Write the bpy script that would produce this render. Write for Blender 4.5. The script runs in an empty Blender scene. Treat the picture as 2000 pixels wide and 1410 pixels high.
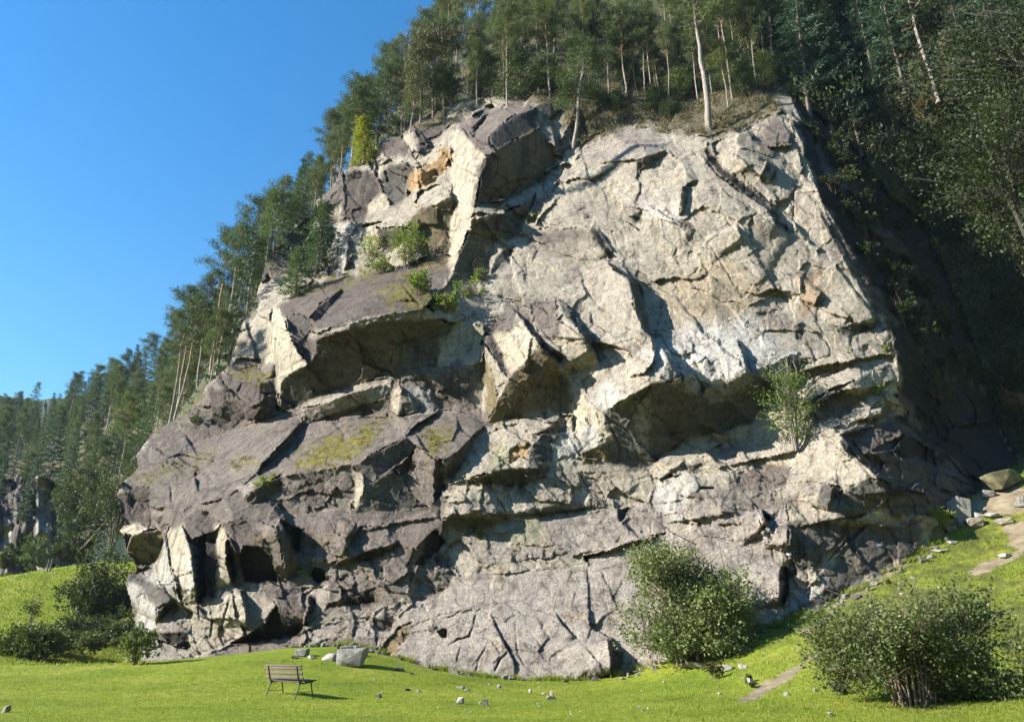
import bpy, bmesh, math, random
import numpy as np
from mathutils import Vector, Matrix, Euler, noise as mnoise

# ------------------------------------------------------------------ camera, sky, sun, exposure
scene = bpy.context.scene
COL = scene.collection
FPX, HORIZON = 1470.0, 1267.0                      # focal length and horizon row of the 2000 x 1410 photograph
PITCH = math.atan((HORIZON - 705.0) / FPX)
CAM = np.array([0.0, 0.0, 1.6])
cam_data = bpy.data.cameras.new('camera')
cam_data.sensor_width = 36.0
cam_data.lens = FPX / 2000.0 * 36.0
cam_data.clip_start, cam_data.clip_end = 0.1, 5000.0
cam = bpy.data.objects.new('camera', cam_data)
COL.objects.link(cam)
cam.location = CAM
cam.rotation_euler = (math.pi / 2 + PITCH, 0, 0)
scene.camera = cam

SUN_DIR = Vector((0.86, 0.20, -0.47)).normalized()   # the way the light travels
sun_data = bpy.data.lights.new('sun', 'SUN')
sun_data.energy, sun_data.angle, sun_data.color = 5.0, math.radians(0.53), (1.0, 0.955, 0.88)
sun = bpy.data.objects.new('sun', sun_data)
COL.objects.link(sun)
sun.location = (-60, -20, 60)
sun.rotation_euler = SUN_DIR.to_track_quat('-Z', 'Y').to_euler()

world = bpy.data.worlds.new('World')
scene.world = world
world.use_nodes = True
wn = world.node_tree.nodes
sky = wn.new('ShaderNodeTexSky')
sky.sky_type = 'NISHITA'
sky.sun_disc = False
to_sun = -SUN_DIR
sky.sun_elevation = math.asin(to_sun.z)
sky.sun_rotation = math.atan2(to_sun.x, to_sun.y)
sky.altitude = 900.0
sky.air_density, sky.dust_density, sky.ozone_density = 1.5, 0.3, 3.5
deep = wn.new('ShaderNodeHueSaturation')               # the deep clear blue of mountain air
deep.inputs['Saturation'].default_value = 1.38
world.node_tree.links.new(sky.outputs['Color'], deep.inputs['Color'])
world.node_tree.links.new(deep.outputs['Color'], wn['Background'].inputs['Color'])
wn['Background'].inputs['Strength'].default_value = 0.09
scene.view_settings.view_transform = 'Standard'
scene.view_settings.look = 'None'
scene.view_settings.exposure = 1.4
scene.view_settings.gamma = 1.0
scene.view_settings.use_curve_mapping = False
scene.cycles.max_bounces = 6
scene.cycles.diffuse_bounces = 2
scene.cycles.transparent_max_bounces = 8
scene.cycles.use_adaptive_sampling = True

# ------------------------------------------------------------------ geometry helpers
FWD = np.array([0, math.cos(PITCH), math.sin(PITCH)])
UPV = np.array([0, -math.sin(PITCH), math.cos(PITCH)])
RGT = np.array([1.0, 0, 0])

def rays(u, v):
    u = np.asarray(u, float)[..., None]
    v = np.asarray(v, float)[..., None]
    return FWD + (u - 1000) / FPX * RGT + (705 - v) / FPX * UPV

def at(u, v, d):
    """the place seen at photo pixel (u, v), d metres deep"""
    return CAM + rays(u, v) * np.asarray(d, float)[..., None]

def pix(p):
    q = np.asarray(p, float) - CAM
    d = q @ FWD
    return 1000 + FPX * (q @ RGT) / d, 705 - FPX * (q @ UPV) / d, d

def smooth(t):
    return t * t * t * (t * (t * 6 - 15) + 10)

def vnoise(x, y, seed):
    """gradient noise on a 2-D lattice, about -1..1"""
    r = np.random.RandomState(seed)
    ang = r.rand(256, 256) * 2 * np.pi
    gx, gy = np.cos(ang), np.sin(ang)
    xi, yi = np.floor(x).astype(int), np.floor(y).astype(int)
    xf, yf = x - xi, y - yi
    def g(ix, iy, dx, dy):
        a, b = ix & 255, iy & 255
        return gx[a, b] * dx + gy[a, b] * dy
    sx, sy = smooth(xf), smooth(yf)
    n00, n10 = g(xi, yi, xf, yf), g(xi + 1, yi, xf - 1, yf)
    n01, n11 = g(xi, yi + 1, xf, yf - 1), g(xi + 1, yi + 1, xf - 1, yf - 1)
    return 1.5 * ((n00 * (1 - sx) + n10 * sx) * (1 - sy) + (n01 * (1 - sx) + n11 * sx) * sy)

def fbm(x, y, seed, octaves=4, gain=0.5):
    s, a, t = 0, 1.0, 0
    for k in range(octaves):
        s = s + a * vnoise(x * 2 ** k + 17.3 * k, y * 2 ** k - 9.1 * k, seed + k)
        t += a
        a *= gain
    return s / t

def cells(x, y, seed):
    """id hash (two values 0..1), and distance to the cell border, of a jittered Voronoi pattern"""
    r = np.random.RandomState(seed)
    jx, jy, h1, h2 = r.rand(128, 128), r.rand(128, 128), r.rand(128, 128), r.rand(128, 128)
    xi, yi = np.floor(x).astype(int), np.floor(y).astype(int)
    b1 = np.full(x.shape, 1e9); b2 = np.full(x.shape, 1e9)
    a1 = np.zeros(x.shape); a2 = np.zeros(x.shape); cx = np.zeros(x.shape); cy = np.zeros(x.shape)
    for dx in (-1, 0, 1):
        for dy in (-1, 0, 1):
            i, j = (xi + dx) & 127, (yi + dy) & 127
            px, py = xi + dx + jx[i, j], yi + dy + jy[i, j]
            d = (x - px) ** 2 + (y - py) ** 2
            m = d < b1
            b2 = np.where(m, b1, np.minimum(b2, d))
            b1 = np.where(m, d, b1)
            a1 = np.where(m, h1[i, j], a1); a2 = np.where(m, h2[i, j], a2)
            cx = np.where(m, px, cx); cy = np.where(m, py, cy)
    return a1, a2, np.sqrt(b2) - np.sqrt(b1), cx, cy

def inside(poly, x, y):
    c = np.zeros(x.shape, bool)
    n = len(poly)
    for i in range(n):
        x1, y1 = poly[i]; x2, y2 = poly[(i + 1) % n]
        if y1 == y2:
            continue
        m = (y1 > y) != (y2 > y)
        c ^= m & (x < (x2 - x1) * (y - y1) / (y2 - y1) + x1)
    return c

def tag(o, label=None, cat=None, group=None, kind=None):
    if label: o['label'] = label
    if cat: o['category'] = cat
    if group: o['group'] = group
    if kind: o['kind'] = kind
    return o

def mesh_obj(name, verts, faces, mat=None, parent=None, smooth_shade=False, colors=None):
    """one mesh object from arrays; faces is an (n,3) or (n,4) integer array or a list"""
    me = bpy.data.meshes.new(name)
    if isinstance(faces, np.ndarray):
        k = faces.shape[1]
        me.vertices.add(len(verts)); me.loops.add(faces.size); me.polygons.add(len(faces))
        me.vertices.foreach_set('co', np.asarray(verts, np.float32).ravel())
        me.loops.foreach_set('vertex_index', faces.astype(np.int32).ravel())
        me.polygons.foreach_set('loop_start', np.arange(0, faces.size, k, dtype=np.int32))
        me.polygons.foreach_set('loop_total', np.full(len(faces), k, np.int32))
        me.update(calc_edges=True)
        me.validate()
    else:
        me.from_pydata([tuple(p) for p in verts], [], faces)
        me.update()
    if colors is not None:
        at_ = me.color_attributes.new('Col', 'FLOAT_COLOR', 'POINT')
        c = np.ones((len(verts), 4), np.float32); c[:, :3] = colors
        at_.data.foreach_set('color', c.ravel())
    if smooth_shade:
        me.polygons.foreach_set('use_smooth', np.ones(len(me.polygons), bool))
    if mat: me.materials.append(mat)
    o = bpy.data.objects.new(name, me)
    COL.objects.link(o)
    if parent: o.parent = parent
    return o

def empty(name, loc=(0, 0, 0), rz=0.0):
    o = bpy.data.objects.new(name, None)
    o.empty_display_size = 0.3
    o.location = loc; o.rotation_euler = (0, 0, rz)
    COL.objects.link(o)
    return o

# ------------------------------------------------------------------ materials
def new_mat(name):
    m = bpy.data.materials.new(name); m.use_nodes = True
    nt = m.node_tree
    return m, nt, nt.nodes, nt.links, nt.nodes['Principled BSDF']

def node(ns, kind, **kw):
    n = ns.new(kind)
    for k, v in kw.items():
        if k in n.inputs: n.inputs[k].default_value = v
        else: setattr(n, k, v)
    return n

def ramp(ns, stops):
    r = ns.new('ShaderNodeValToRGB')
    el = r.color_ramp.elements
    while len(el) < len(stops): el.new(0.5)
    for e, (p, c) in zip(el, stops):
        e.position = p
        e.color = (c, c, c, 1) if isinstance(c, (int, float)) else (*c, 1)
    return r

def mixc(ns, ls, mode, fac, a, b):
    m = ns.new('ShaderNodeMix'); m.data_type = 'RGBA'; m.blend_type = mode
    for sock, val in ((m.inputs[0], fac), (m.inputs[6], a), (m.inputs[7], b)):
        if hasattr(val, 'links') or hasattr(val, 'is_linked'): ls.new(val, sock)
        elif isinstance(val, (int, float)): sock.default_value = val
        else: sock.default_value = (*val, 1)
    return m.outputs[2]

def rock_material():
    m, nt, ns, ls, bs = new_mat('rock')
    co = ns.new('ShaderNodeTexCoord').outputs['Object']
    at_ = node(ns, 'ShaderNodeAttribute', attribute_name='Col')
    # broad tone patches, mid mottling, grain, streaks running down, pale lichen specks
    n1 = node(ns, 'ShaderNodeTexNoise', Scale=0.35, Detail=6.0, Roughness=0.62); ls.new(co, n1.inputs['Vector'])
    n2 = node(ns, 'ShaderNodeTexNoise', Scale=2.3, Detail=7.0, Roughness=0.7); ls.new(co, n2.inputs['Vector'])
    r1 = ramp(ns, [(0.30, (0.66, 0.63, 0.62)), (0.5, (1.0, 0.99, 0.98)), (0.72, (1.26, 1.22, 1.15))]); ls.new(n1.outputs['Fac'], r1.inputs[0])
    r2 = ramp(ns, [(0.27, 0.50), (0.42, 0.85), (0.55, 1.0), (0.75, 1.3)]); ls.new(n2.outputs['Fac'], r2.inputs[0])
    c = mixc(ns, ls, 'MULTIPLY', 0.8, at_.outputs['Color'], r1.outputs[0])
    c = mixc(ns, ls, 'MULTIPLY', 0.75, c, r2.outputs[0])
    mp = node(ns, 'ShaderNodeMapping'); mp.inputs['Scale'].default_value = (1.6, 1.6, 0.14); ls.new(co, mp.inputs[0])
    n3 = node(ns, 'ShaderNodeTexNoise', Scale=1.0, Detail=5.0, Roughness=0.6, Distortion=0.4); ls.new(mp.outputs[0], n3.inputs['Vector'])
    r3 = ramp(ns, [(0.36, 0.40), (0.47, 1.0), (0.60, 1.0), (0.72, 1.3)]); ls.new(n3.outputs['Fac'], r3.inputs[0])
    c = mixc(ns, ls, 'MULTIPLY', 0.7, c, r3.outputs[0])
    n4 = node(ns, 'ShaderNodeTexNoise', Scale=7.5, Detail=3.0, Roughness=0.55); ls.new(co, n4.inputs['Vector'])
    r4 = ramp(ns, [(0.67, 0.0), (0.73, 0.4)]); ls.new(n4.outputs['Fac'], r4.inputs[0])
    c = mixc(ns, ls, 'MIX', r4.outputs[0], c, (0.42, 0.40, 0.37))
    n5 = node(ns, 'ShaderNodeTexNoise', Scale=0.8, Detail=4.0); ls.new(co, n5.inputs['Vector'])
    r5 = ramp(ns, [(0.56, 0.0), (0.70, 0.35)]); ls.new(n5.outputs['Fac'], r5.inputs[0])
    c = mixc(ns, ls, 'MULTIPLY', r5.outputs[0], c, (1.1, 0.92, 0.66))
    m7 = node(ns, 'ShaderNodeMapping'); m7.inputs['Rotation'].default_value = (0, math.radians(32), 0); m7.inputs['Scale'].default_value = (0.16, 1.2, 1.9); ls.new(co, m7.inputs[0])
    n7 = node(ns, 'ShaderNodeTexNoise', Scale=1.3, Detail=6.0, Roughness=0.65, Distortion=0.3); ls.new(m7.outputs[0], n7.inputs['Vector'])
    r7 = ramp(ns, [(0.34, 0.62), (0.46, 1.0), (0.58, 1.0), (0.70, 1.6)]); ls.new(n7.outputs['Fac'], r7.inputs[0])
    c = mixc(ns, ls, 'MULTIPLY', 0.7, c, r7.outputs[0])
    nd = node(ns, 'ShaderNodeTexNoise', Scale=0.9, Detail=4.0, Roughness=0.6); ls.new(co, nd.inputs['Vector'])
    wv = ns.new('ShaderNodeVectorMath'); wv.operation = 'MULTIPLY_ADD'; ls.new(nd.outputs['Color'], wv.inputs[0]); wv.inputs[1].default_value = (1.6, 1.6, 1.6); ls.new(co, wv.inputs[2])
    mc = node(ns, 'ShaderNodeMapping'); mc.inputs['Rotation'].default_value = (0.3, 0.65, 0.2); mc.inputs['Scale'].default_value = (1.0, 1.0, 0.55); ls.new(wv.outputs[0], mc.inputs[0])
    vo = node(ns, 'ShaderNodeTexVoronoi', feature='DISTANCE_TO_EDGE', Scale=0.62); ls.new(mc.outputs[0], vo.inputs['Vector'])
    rc = ramp(ns, [(0.0, 0.28), (0.022, 1.0)]); ls.new(vo.outputs['Distance'], rc.inputs[0])
    vo2 = node(ns, 'ShaderNodeTexVoronoi', feature='DISTANCE_TO_EDGE', Scale=1.7); ls.new(mc.outputs[0], vo2.inputs['Vector'])
    rc2 = ramp(ns, [(0.0, 0.45), (0.03, 1.0)]); ls.new(vo2.outputs['Distance'], rc2.inputs[0])
    rm = ramp(ns, [(0.47, 0.0), (0.58, 1.0)]); ls.new(n1.outputs['Fac'], rm.inputs[0])
    c = mixc(ns, ls, 'MULTIPLY', 0.8, c, rc.outputs[0])
    c = mixc(ns, ls, 'MULTIPLY', rm.outputs[0], c, rc2.outputs[0])
    n6 = node(ns, 'ShaderNodeTexNoise', Scale=9.0, Detail=8.0, Roughness=0.75); ls.new(co, n6.inputs['Vector'])
    r6 = ramp(ns, [(0.34, 0.5), (0.5, 1.0), (0.68, 1.38)]); ls.new(n6.outputs['Fac'], r6.inputs[0])
    c = mixc(ns, ls, 'MULTIPLY', 0.9, c, r6.outputs[0])
    ls.new(c, bs.inputs['Base Color'])
    bs.inputs['Roughness'].default_value = 0.9
    bs.inputs['Specular IOR Level'].default_value = 0.25
    nb = node(ns, 'ShaderNodeTexNoise', Scale=3.4, Detail=10.0, Roughness=0.76); ls.new(co, nb.inputs['Vector'])
    b = node(ns, 'ShaderNodeBump', Strength=0.9, Distance=0.16); ls.new(nb.outputs['Fac'], b.inputs['Height'])
    ls.new(b.outputs[0], bs.inputs['Normal'])
    return m

def plain_mat(name, col, rough=0.8, var=0.25, scale=6.0, bump=0.0, stretch=(1, 1, 1), metallic=0.0):
    m, nt, ns, ls, bs = new_mat(name)
    co = ns.new('ShaderNodeTexCoord').outputs['Object']
    mp = node(ns, 'ShaderNodeMapping'); mp.inputs['Scale'].default_value = stretch; ls.new(co, mp.inputs[0])
    n = node(ns, 'ShaderNodeTexNoise', Scale=scale, Detail=5.0, Roughness=0.6); ls.new(mp.outputs[0], n.inputs['Vector'])
    r = ramp(ns, [(0.3, tuple(x * (1 - var) for x in col)), (0.7, tuple(min(1, x * (1 + var)) for x in col))])
    ls.new(n.outputs['Fac'], r.inputs[0]); ls.new(r.outputs[0], bs.inputs['Base Color'])
    bs.inputs['Roughness'].default_value = rough; bs.inputs['Metallic'].default_value = metallic
    bs.inputs['Specular IOR Level'].default_value = 0.3
    if bump:
        b = node(ns, 'ShaderNodeBump', Strength=bump, Distance=0.03); ls.new(n.outputs['Fac'], b.inputs['Height'])
        ls.new(b.outputs[0], bs.inputs['Normal'])
    return m

def leaf_material(name, dark, light, translucency=0.35, rnd=0.25):
    """leaves: colour differs from leaf clump to leaf clump ('Col' red channel) and from plant to plant"""
    m, nt, ns, ls, bs = new_mat(name)
    at_ = node(ns, 'ShaderNodeAttribute', attribute_name='Col')
    sp = ns.new('ShaderNodeSeparateColor'); ls.new(at_.outputs['Color'], sp.inputs[0])
    r = ramp(ns, [(0.0, dark), (1.0, light)]); ls.new(sp.outputs[0], r.inputs[0])
    oi = ns.new('ShaderNodeObjectInfo')
    rr = ramp(ns, [(0.0, (1 - rnd, 1 - rnd * 0.8, 1 - rnd * 0.3)), (0.5, (1, 1, 1)), (1.0, (1 + rnd, 1 + rnd * 0.7, 1 - rnd * 0.2))])
    ls.new(oi.outputs['Random'], rr.inputs[0])
    c = mixc(ns, ls, 'MULTIPLY', 1.0, r.outputs[0], rr.outputs[0])
    ls.new(c, bs.inputs['Base Color'])
    bs.inputs['Roughness'].default_value = 0.55
    bs.inputs['Specular IOR Level'].default_value = 0.3
    tr = ns.new('ShaderNodeBsdfTranslucent')
    ct = mixc(ns, ls, 'MULTIPLY', 1.0, c, (1.25, 1.3, 0.6))
    ls.new(ct, tr.inputs['Color'])
    mx = ns.new('ShaderNodeMixShader'); mx.inputs[0].default_value = translucency
    ls.new(bs.outputs[0], mx.inputs[1]); ls.new(tr.outputs[0], mx.inputs[2])
    ls.new(mx.outputs[0], ns['Material Output'].inputs['Surface'])
    return m

ROCK = rock_material()
# ------------------------------------------------------------------ the cliff
# Every facet: colour code, turn (degrees, + = to the right), tilt (+ = leaning back, - = overhanging), part name, outline.
# A name starting with '+' belongs to the block before it.  Outlines are read off enlarged details: (x0, y0, scale).
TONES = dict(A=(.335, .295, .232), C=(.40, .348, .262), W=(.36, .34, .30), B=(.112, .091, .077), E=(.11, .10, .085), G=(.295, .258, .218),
             Y=(.15, .118, .065), D=(.36, .235, .11), K=(.055, .05, .045), N=(.168, .141, .118), R=(.034, .028, .023), P=(.275, .24, .20))  # dark tones: stained rock, lowered further to paint shade into undersides and right-facing sides
FACETS = []
def facets(x0, y0, sc, text):
    for ln in text.strip().splitlines():
        h, p = ln.split('|')
        c, az, t, nm = h.split()
        pts = [tuple(float(q) for q in s.split(',')) for s in p.split()]
        FACETS.append((c, float(az), float(t), nm, [(x0 + a / sc, y0 + b / sc) for a, b in pts]))

# broad masses first, in photograph pixels
facets(0, 0, 1, '''
N -20 38 rock_slab|200,1320 230,960 300,840 470,700 900,690 960,830 860,1050 760,1210 700,1330
G -14 38 rock_slab|690,1340 760,1220 870,1120 1100,1100 1290,1080 1540,1080 1540,1240 1300,1340
A -14 26 rock_slab|860,1060 880,940 1100,900 1400,860 1600,900 1860,990 1760,1110 1540,1110 1290,1090 1100,1110 850,1130
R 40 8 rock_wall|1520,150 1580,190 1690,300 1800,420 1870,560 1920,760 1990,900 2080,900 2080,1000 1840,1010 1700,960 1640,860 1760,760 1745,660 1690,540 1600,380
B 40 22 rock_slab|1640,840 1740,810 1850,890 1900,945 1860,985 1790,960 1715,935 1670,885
A -12 30 rock_ledge|780,290 820,230 960,180 1060,160 1240,160 1480,140 1540,180 1570,240 1520,230 1400,290 1240,280 1120,310 1040,300 960,200
''')
facets(500, 200, 2.82, '''
B 5 -8 rock_block|150,760 310,610 335,625 260,790 230,870 170,780
N -20 10 rock_block|0,970 50,850 160,780 230,880 240,940 150,1010 60,1000
A -45 10 rock_block|0,1050 60,950 130,1000 150,1070 60,1110
B -25 46 rock_slab|100,1130 300,990 520,950 640,930 850,900 1060,870 1060,990 960,1100 900,1140 700,1170 520,1220 330,1270 230,1230 130,1200
B 60 10 +|290,1190 350,1110 470,1030 485,1050 370,1180 330,1210
W -42 10 rock_wall|360,650 520,660 555,690 500,760 490,930 400,955 370,860
E 55 0 +|500,760 530,760 530,830 490,930 495,830
N -35 22 rock_block|320,620 330,540 400,480 480,380 505,460 505,630 440,665 380,655
C -50 15 +|390,590 470,540 462,640 410,635
E 50 10 +|395,585 420,565 470,535 465,560 400,600
B -2 6 rock_block|480,400 500,380 650,380 730,570 640,610 560,645 500,640
B 45 -10 +|500,390 590,375 590,420 510,430
C -35 12 rock_block|610,550 700,480 735,575 620,625
E 14 -22 rock_block|680,390 800,320 880,360 905,400 820,480 820,530 740,578 680,440
B 0 10 rock_block|640,250 700,200 790,190 860,130 925,160 975,260 900,275 830,290 760,310 680,350 650,385
A -50 10 +|640,260 700,285 730,315 660,375
B 55 -5 +|860,130 905,150 975,260 905,270
A -40 25 +|800,200 860,150 890,250 850,285
C -32 12 rock_wall|900,270 970,260 1060,200 1085,160 1085,240 1060,285 960,340 880,362
D -38 6 rock_block|820,420 880,370 960,340 1060,250 1080,290 1000,430 900,480 830,515
D 40 -10 +|900,400 990,370 1000,400 915,450
C -52 3 buttress|1085,150 1130,145 1200,230 1265,290 1240,360 1205,560 1190,640 1140,780 1080,930 1050,1000 1058,860 1075,640 1080,490 1072,300
N -18 40 +|1080,135 1140,90 1280,30 1450,5 1535,30 1400,80 1320,140 1288,180 1290,230 1328,280 1262,292 1200,230 1130,148
K 32 -18 +|1288,180 1330,130 1430,70 1535,28 1562,140 1440,200 1330,262 1300,232
Y 52 -8 +|1262,300 1328,275 1332,260 1560,138 1640,270 1655,340 1560,450 1390,525 1208,562 1240,420
A -10 52 rock_ledge|1185,605 1222,562 1400,530 1540,478 1565,480 1480,560 1335,605 1335,622
E 34 -6 +|1185,640 1335,612 1350,620 1480,560 1535,505 1500,600 1430,740 1340,730 1180,690
Y 46 -6 rock_wall|1188,682 1320,700 1440,740 1390,830 1290,870 1270,965 1200,975 1050,995 1140,790
A -22 18 rock_block|1275,860 1300,770 1390,750 1440,740 1420,800 1370,870 1290,960 1270,950
E 50 0 +|1300,860 1400,790 1440,760 1380,870 1290,960
A -10 52 rock_ledge|655,685 800,620 880,590 980,575 1005,555 830,685 700,695
A -32 45 rock_slab|888,500 1000,450 1078,490 1072,530 1000,562 900,592 880,570
Y 22 -6 rock_wall|885,592 1000,562 1078,512 1077,640 1060,835 920,845 830,700
B 10 -30 rock_block|655,700 810,690 780,795 690,805
C -45 12 rock_block|560,690 660,680 690,800 600,835
Y -10 55 rock_ledge|820,900 1000,820 1062,850 1060,905 900,925
A -35 20 rock_block|1080,130 1140,60 1180,70 1100,150
E 50 5 rock_block|1160,170 1250,70 1290,60 1200,180
''')
facets(650, 0, 2.857, '''
B -10 20 rock_block|440,700 560,630 660,590 650,690 600,760 540,780 470,760
N 30 5 rock_block|660,680 700,620 850,540 860,570 760,630 700,700
E 48 0 rock_wall|1120,600 1240,560 1310,660 1400,640 1400,780 1310,880 1240,830 1220,700
A -20 30 rock_slab|1210,660 1330,560 1360,600 1330,690 1260,800 1230,700
A -28 22 rock_slab|1390,690 1560,530 1690,600 1640,700 1500,720 1410,760
A -18 38 rock_slab|1400,830 1520,720 1610,700 1500,850
E 50 0 +|1480,800 1530,720 1545,725 1490,840
N -10 32 rock_block|1590,760 1700,690 1800,690 1830,760 1700,790 1610,800
B 10 -30 +|1690,690 1830,700 1920,780 1830,800 1800,770
''')
facets(1000, 200, 2.35, '''
A -16 24 rock_face|30,600 150,330 300,240 450,150 650,120 900,160 1000,120 1200,55 1270,80 1330,280 1400,400 1480,600 1560,720 1660,900 1760,1090 1700,1140 1480,1160 1300,1180 1200,1210 990,1310 880,1160 740,1090 640,1090 560,820 430,640 330,570 180,570
P -8 34 rock_block|320,200 450,120 640,100 700,180 680,230 560,270 400,280 300,260
B 15 -30 +|345,360 480,292 440,335
E 10 -35 +|560,275 690,220 715,235 640,290 590,310
E 40 -10 +|560,270 600,280 580,350 570,330
A -28 26 rock_block|150,330 300,260 480,290 350,360 260,380 170,480 110,560
N -45 10 +|60,560 110,440 220,350 150,470
A -27 22 rock_block|920,190 1200,55 1270,80 1340,300 1300,420 1290,600 1180,460 1080,370 960,290
N -22 26 +|1100,170 1200,70 1270,90 1280,200 1200,210
R 50 -6 +|890,180 960,300 1080,385 1180,465 1230,500 1275,605 1225,560 1170,480 1080,425 940,330 890,260
R 45 0 +|1140,350 1170,270 1180,290 1160,350
R 45 0 +|1180,360 1215,300 1220,310 1190,360
A -12 18 rock_face|1300,420 1400,410 1480,600 1550,700 1660,900 1670,990 1500,1030 1400,1000 1320,900 1310,650
P -20 35 +|1400,680 1470,630 1530,680 1500,730 1420,730
E 10 -38 +|1480,1040 1670,985 1690,1010 1600,1060 1530,1075
E 45 0 +|1390,930 1430,870 1420,930
N 50 0 rock_flake|775,385 850,360 850,375 800,395 800,450 780,520 762,520
N 30 -25 +|700,490 790,545 840,575 770,580
A -35 20 +|480,530 520,470 620,500 640,560 590,590
E 40 -8 +|530,520 600,500 600,555 560,540
A -21 20 rock_buttress|0,620 180,570 330,570 430,650 460,760 550,820 560,950 640,1080 650,1180 600,1250 470,1370 440,1400 250,1220 200,1000 80,940 0,900
N -10 30 +|100,600 330,565 440,640 450,700 350,640 250,620 120,650
R 56 0 +|345,570 440,630 460,720 430,680 370,620
E 56 -4 +|430,725 470,765 555,818 590,835 625,1000 655,1085 600,1040 565,930 545,825
W -30 15 +|560,810 640,830 660,860 610,850
E 50 0 +|205,900 290,960 300,1010 250,990
A -25 18 rock_block|200,900 210,1000 380,1120 400,1200 330,1180 300,1240 240,1200 130,1080 80,960
E 52 -4 +|300,1030 380,1080 400,1190 360,1150 320,1100
N -20 25 +|80,900 200,900 210,1080 150,1080 90,1000
C -25 18 rock_block|640,1090 740,1090 890,1170 870,1270 800,1280 720,1180 690,1100
E 48 -5 +|690,1110 740,1170 850,1260 880,1300 820,1260 720,1190
E 50 0 rock_flake|1035,1090 1060,1110 1105,1250 1070,1240 1050,1160
N 40 -30 rock_block|1080,940 1150,900 1220,860 1210,880 1120,930
N 5 -40 +|1110,970 1220,950 1200,975 1150,985
E 20 -38 rock_block|1290,1030 1330,1010 1340,1080 1310,1090
''')
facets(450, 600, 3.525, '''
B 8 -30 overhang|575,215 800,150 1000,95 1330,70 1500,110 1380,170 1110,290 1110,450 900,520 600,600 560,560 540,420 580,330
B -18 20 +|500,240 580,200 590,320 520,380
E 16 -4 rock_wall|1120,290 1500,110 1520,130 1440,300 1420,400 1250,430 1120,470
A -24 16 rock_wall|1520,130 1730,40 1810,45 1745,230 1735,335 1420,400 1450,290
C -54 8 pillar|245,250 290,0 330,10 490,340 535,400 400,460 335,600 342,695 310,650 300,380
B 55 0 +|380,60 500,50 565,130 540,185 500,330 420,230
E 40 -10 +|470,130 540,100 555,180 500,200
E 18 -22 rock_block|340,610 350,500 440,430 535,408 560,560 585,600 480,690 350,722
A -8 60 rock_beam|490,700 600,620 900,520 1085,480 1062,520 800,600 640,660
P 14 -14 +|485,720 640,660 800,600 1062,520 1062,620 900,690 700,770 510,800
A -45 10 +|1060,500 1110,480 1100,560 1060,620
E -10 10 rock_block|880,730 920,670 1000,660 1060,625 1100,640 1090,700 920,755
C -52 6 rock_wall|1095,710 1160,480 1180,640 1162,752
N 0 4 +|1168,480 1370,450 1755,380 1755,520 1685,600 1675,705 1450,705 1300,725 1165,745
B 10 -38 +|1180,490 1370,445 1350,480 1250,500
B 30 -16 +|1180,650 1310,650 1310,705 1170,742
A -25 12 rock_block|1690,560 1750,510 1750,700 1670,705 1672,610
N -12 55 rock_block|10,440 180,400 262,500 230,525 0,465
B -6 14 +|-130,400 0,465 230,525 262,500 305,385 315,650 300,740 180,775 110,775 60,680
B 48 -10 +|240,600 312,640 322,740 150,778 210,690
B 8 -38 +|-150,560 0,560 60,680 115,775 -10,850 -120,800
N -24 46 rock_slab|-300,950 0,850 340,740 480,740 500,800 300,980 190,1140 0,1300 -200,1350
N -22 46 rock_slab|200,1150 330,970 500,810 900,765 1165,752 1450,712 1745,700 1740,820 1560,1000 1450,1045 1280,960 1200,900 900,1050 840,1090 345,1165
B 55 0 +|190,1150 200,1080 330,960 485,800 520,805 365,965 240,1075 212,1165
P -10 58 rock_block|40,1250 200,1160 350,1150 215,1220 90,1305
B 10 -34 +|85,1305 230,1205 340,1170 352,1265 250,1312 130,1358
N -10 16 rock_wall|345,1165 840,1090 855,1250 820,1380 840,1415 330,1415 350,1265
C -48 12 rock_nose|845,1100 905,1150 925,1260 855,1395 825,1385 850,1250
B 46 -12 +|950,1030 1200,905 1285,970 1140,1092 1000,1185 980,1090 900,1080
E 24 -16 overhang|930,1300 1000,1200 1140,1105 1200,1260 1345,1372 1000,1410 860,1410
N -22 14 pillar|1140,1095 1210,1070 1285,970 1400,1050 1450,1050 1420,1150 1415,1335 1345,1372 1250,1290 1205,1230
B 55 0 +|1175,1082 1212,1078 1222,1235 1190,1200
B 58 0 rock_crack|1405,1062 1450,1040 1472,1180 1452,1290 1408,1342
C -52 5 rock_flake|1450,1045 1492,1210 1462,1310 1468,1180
B 55 -6 rock_wall|1455,1040 1560,1008 1750,818 1700,960 1545,1130 1510,1180 1490,1170
''')
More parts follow.
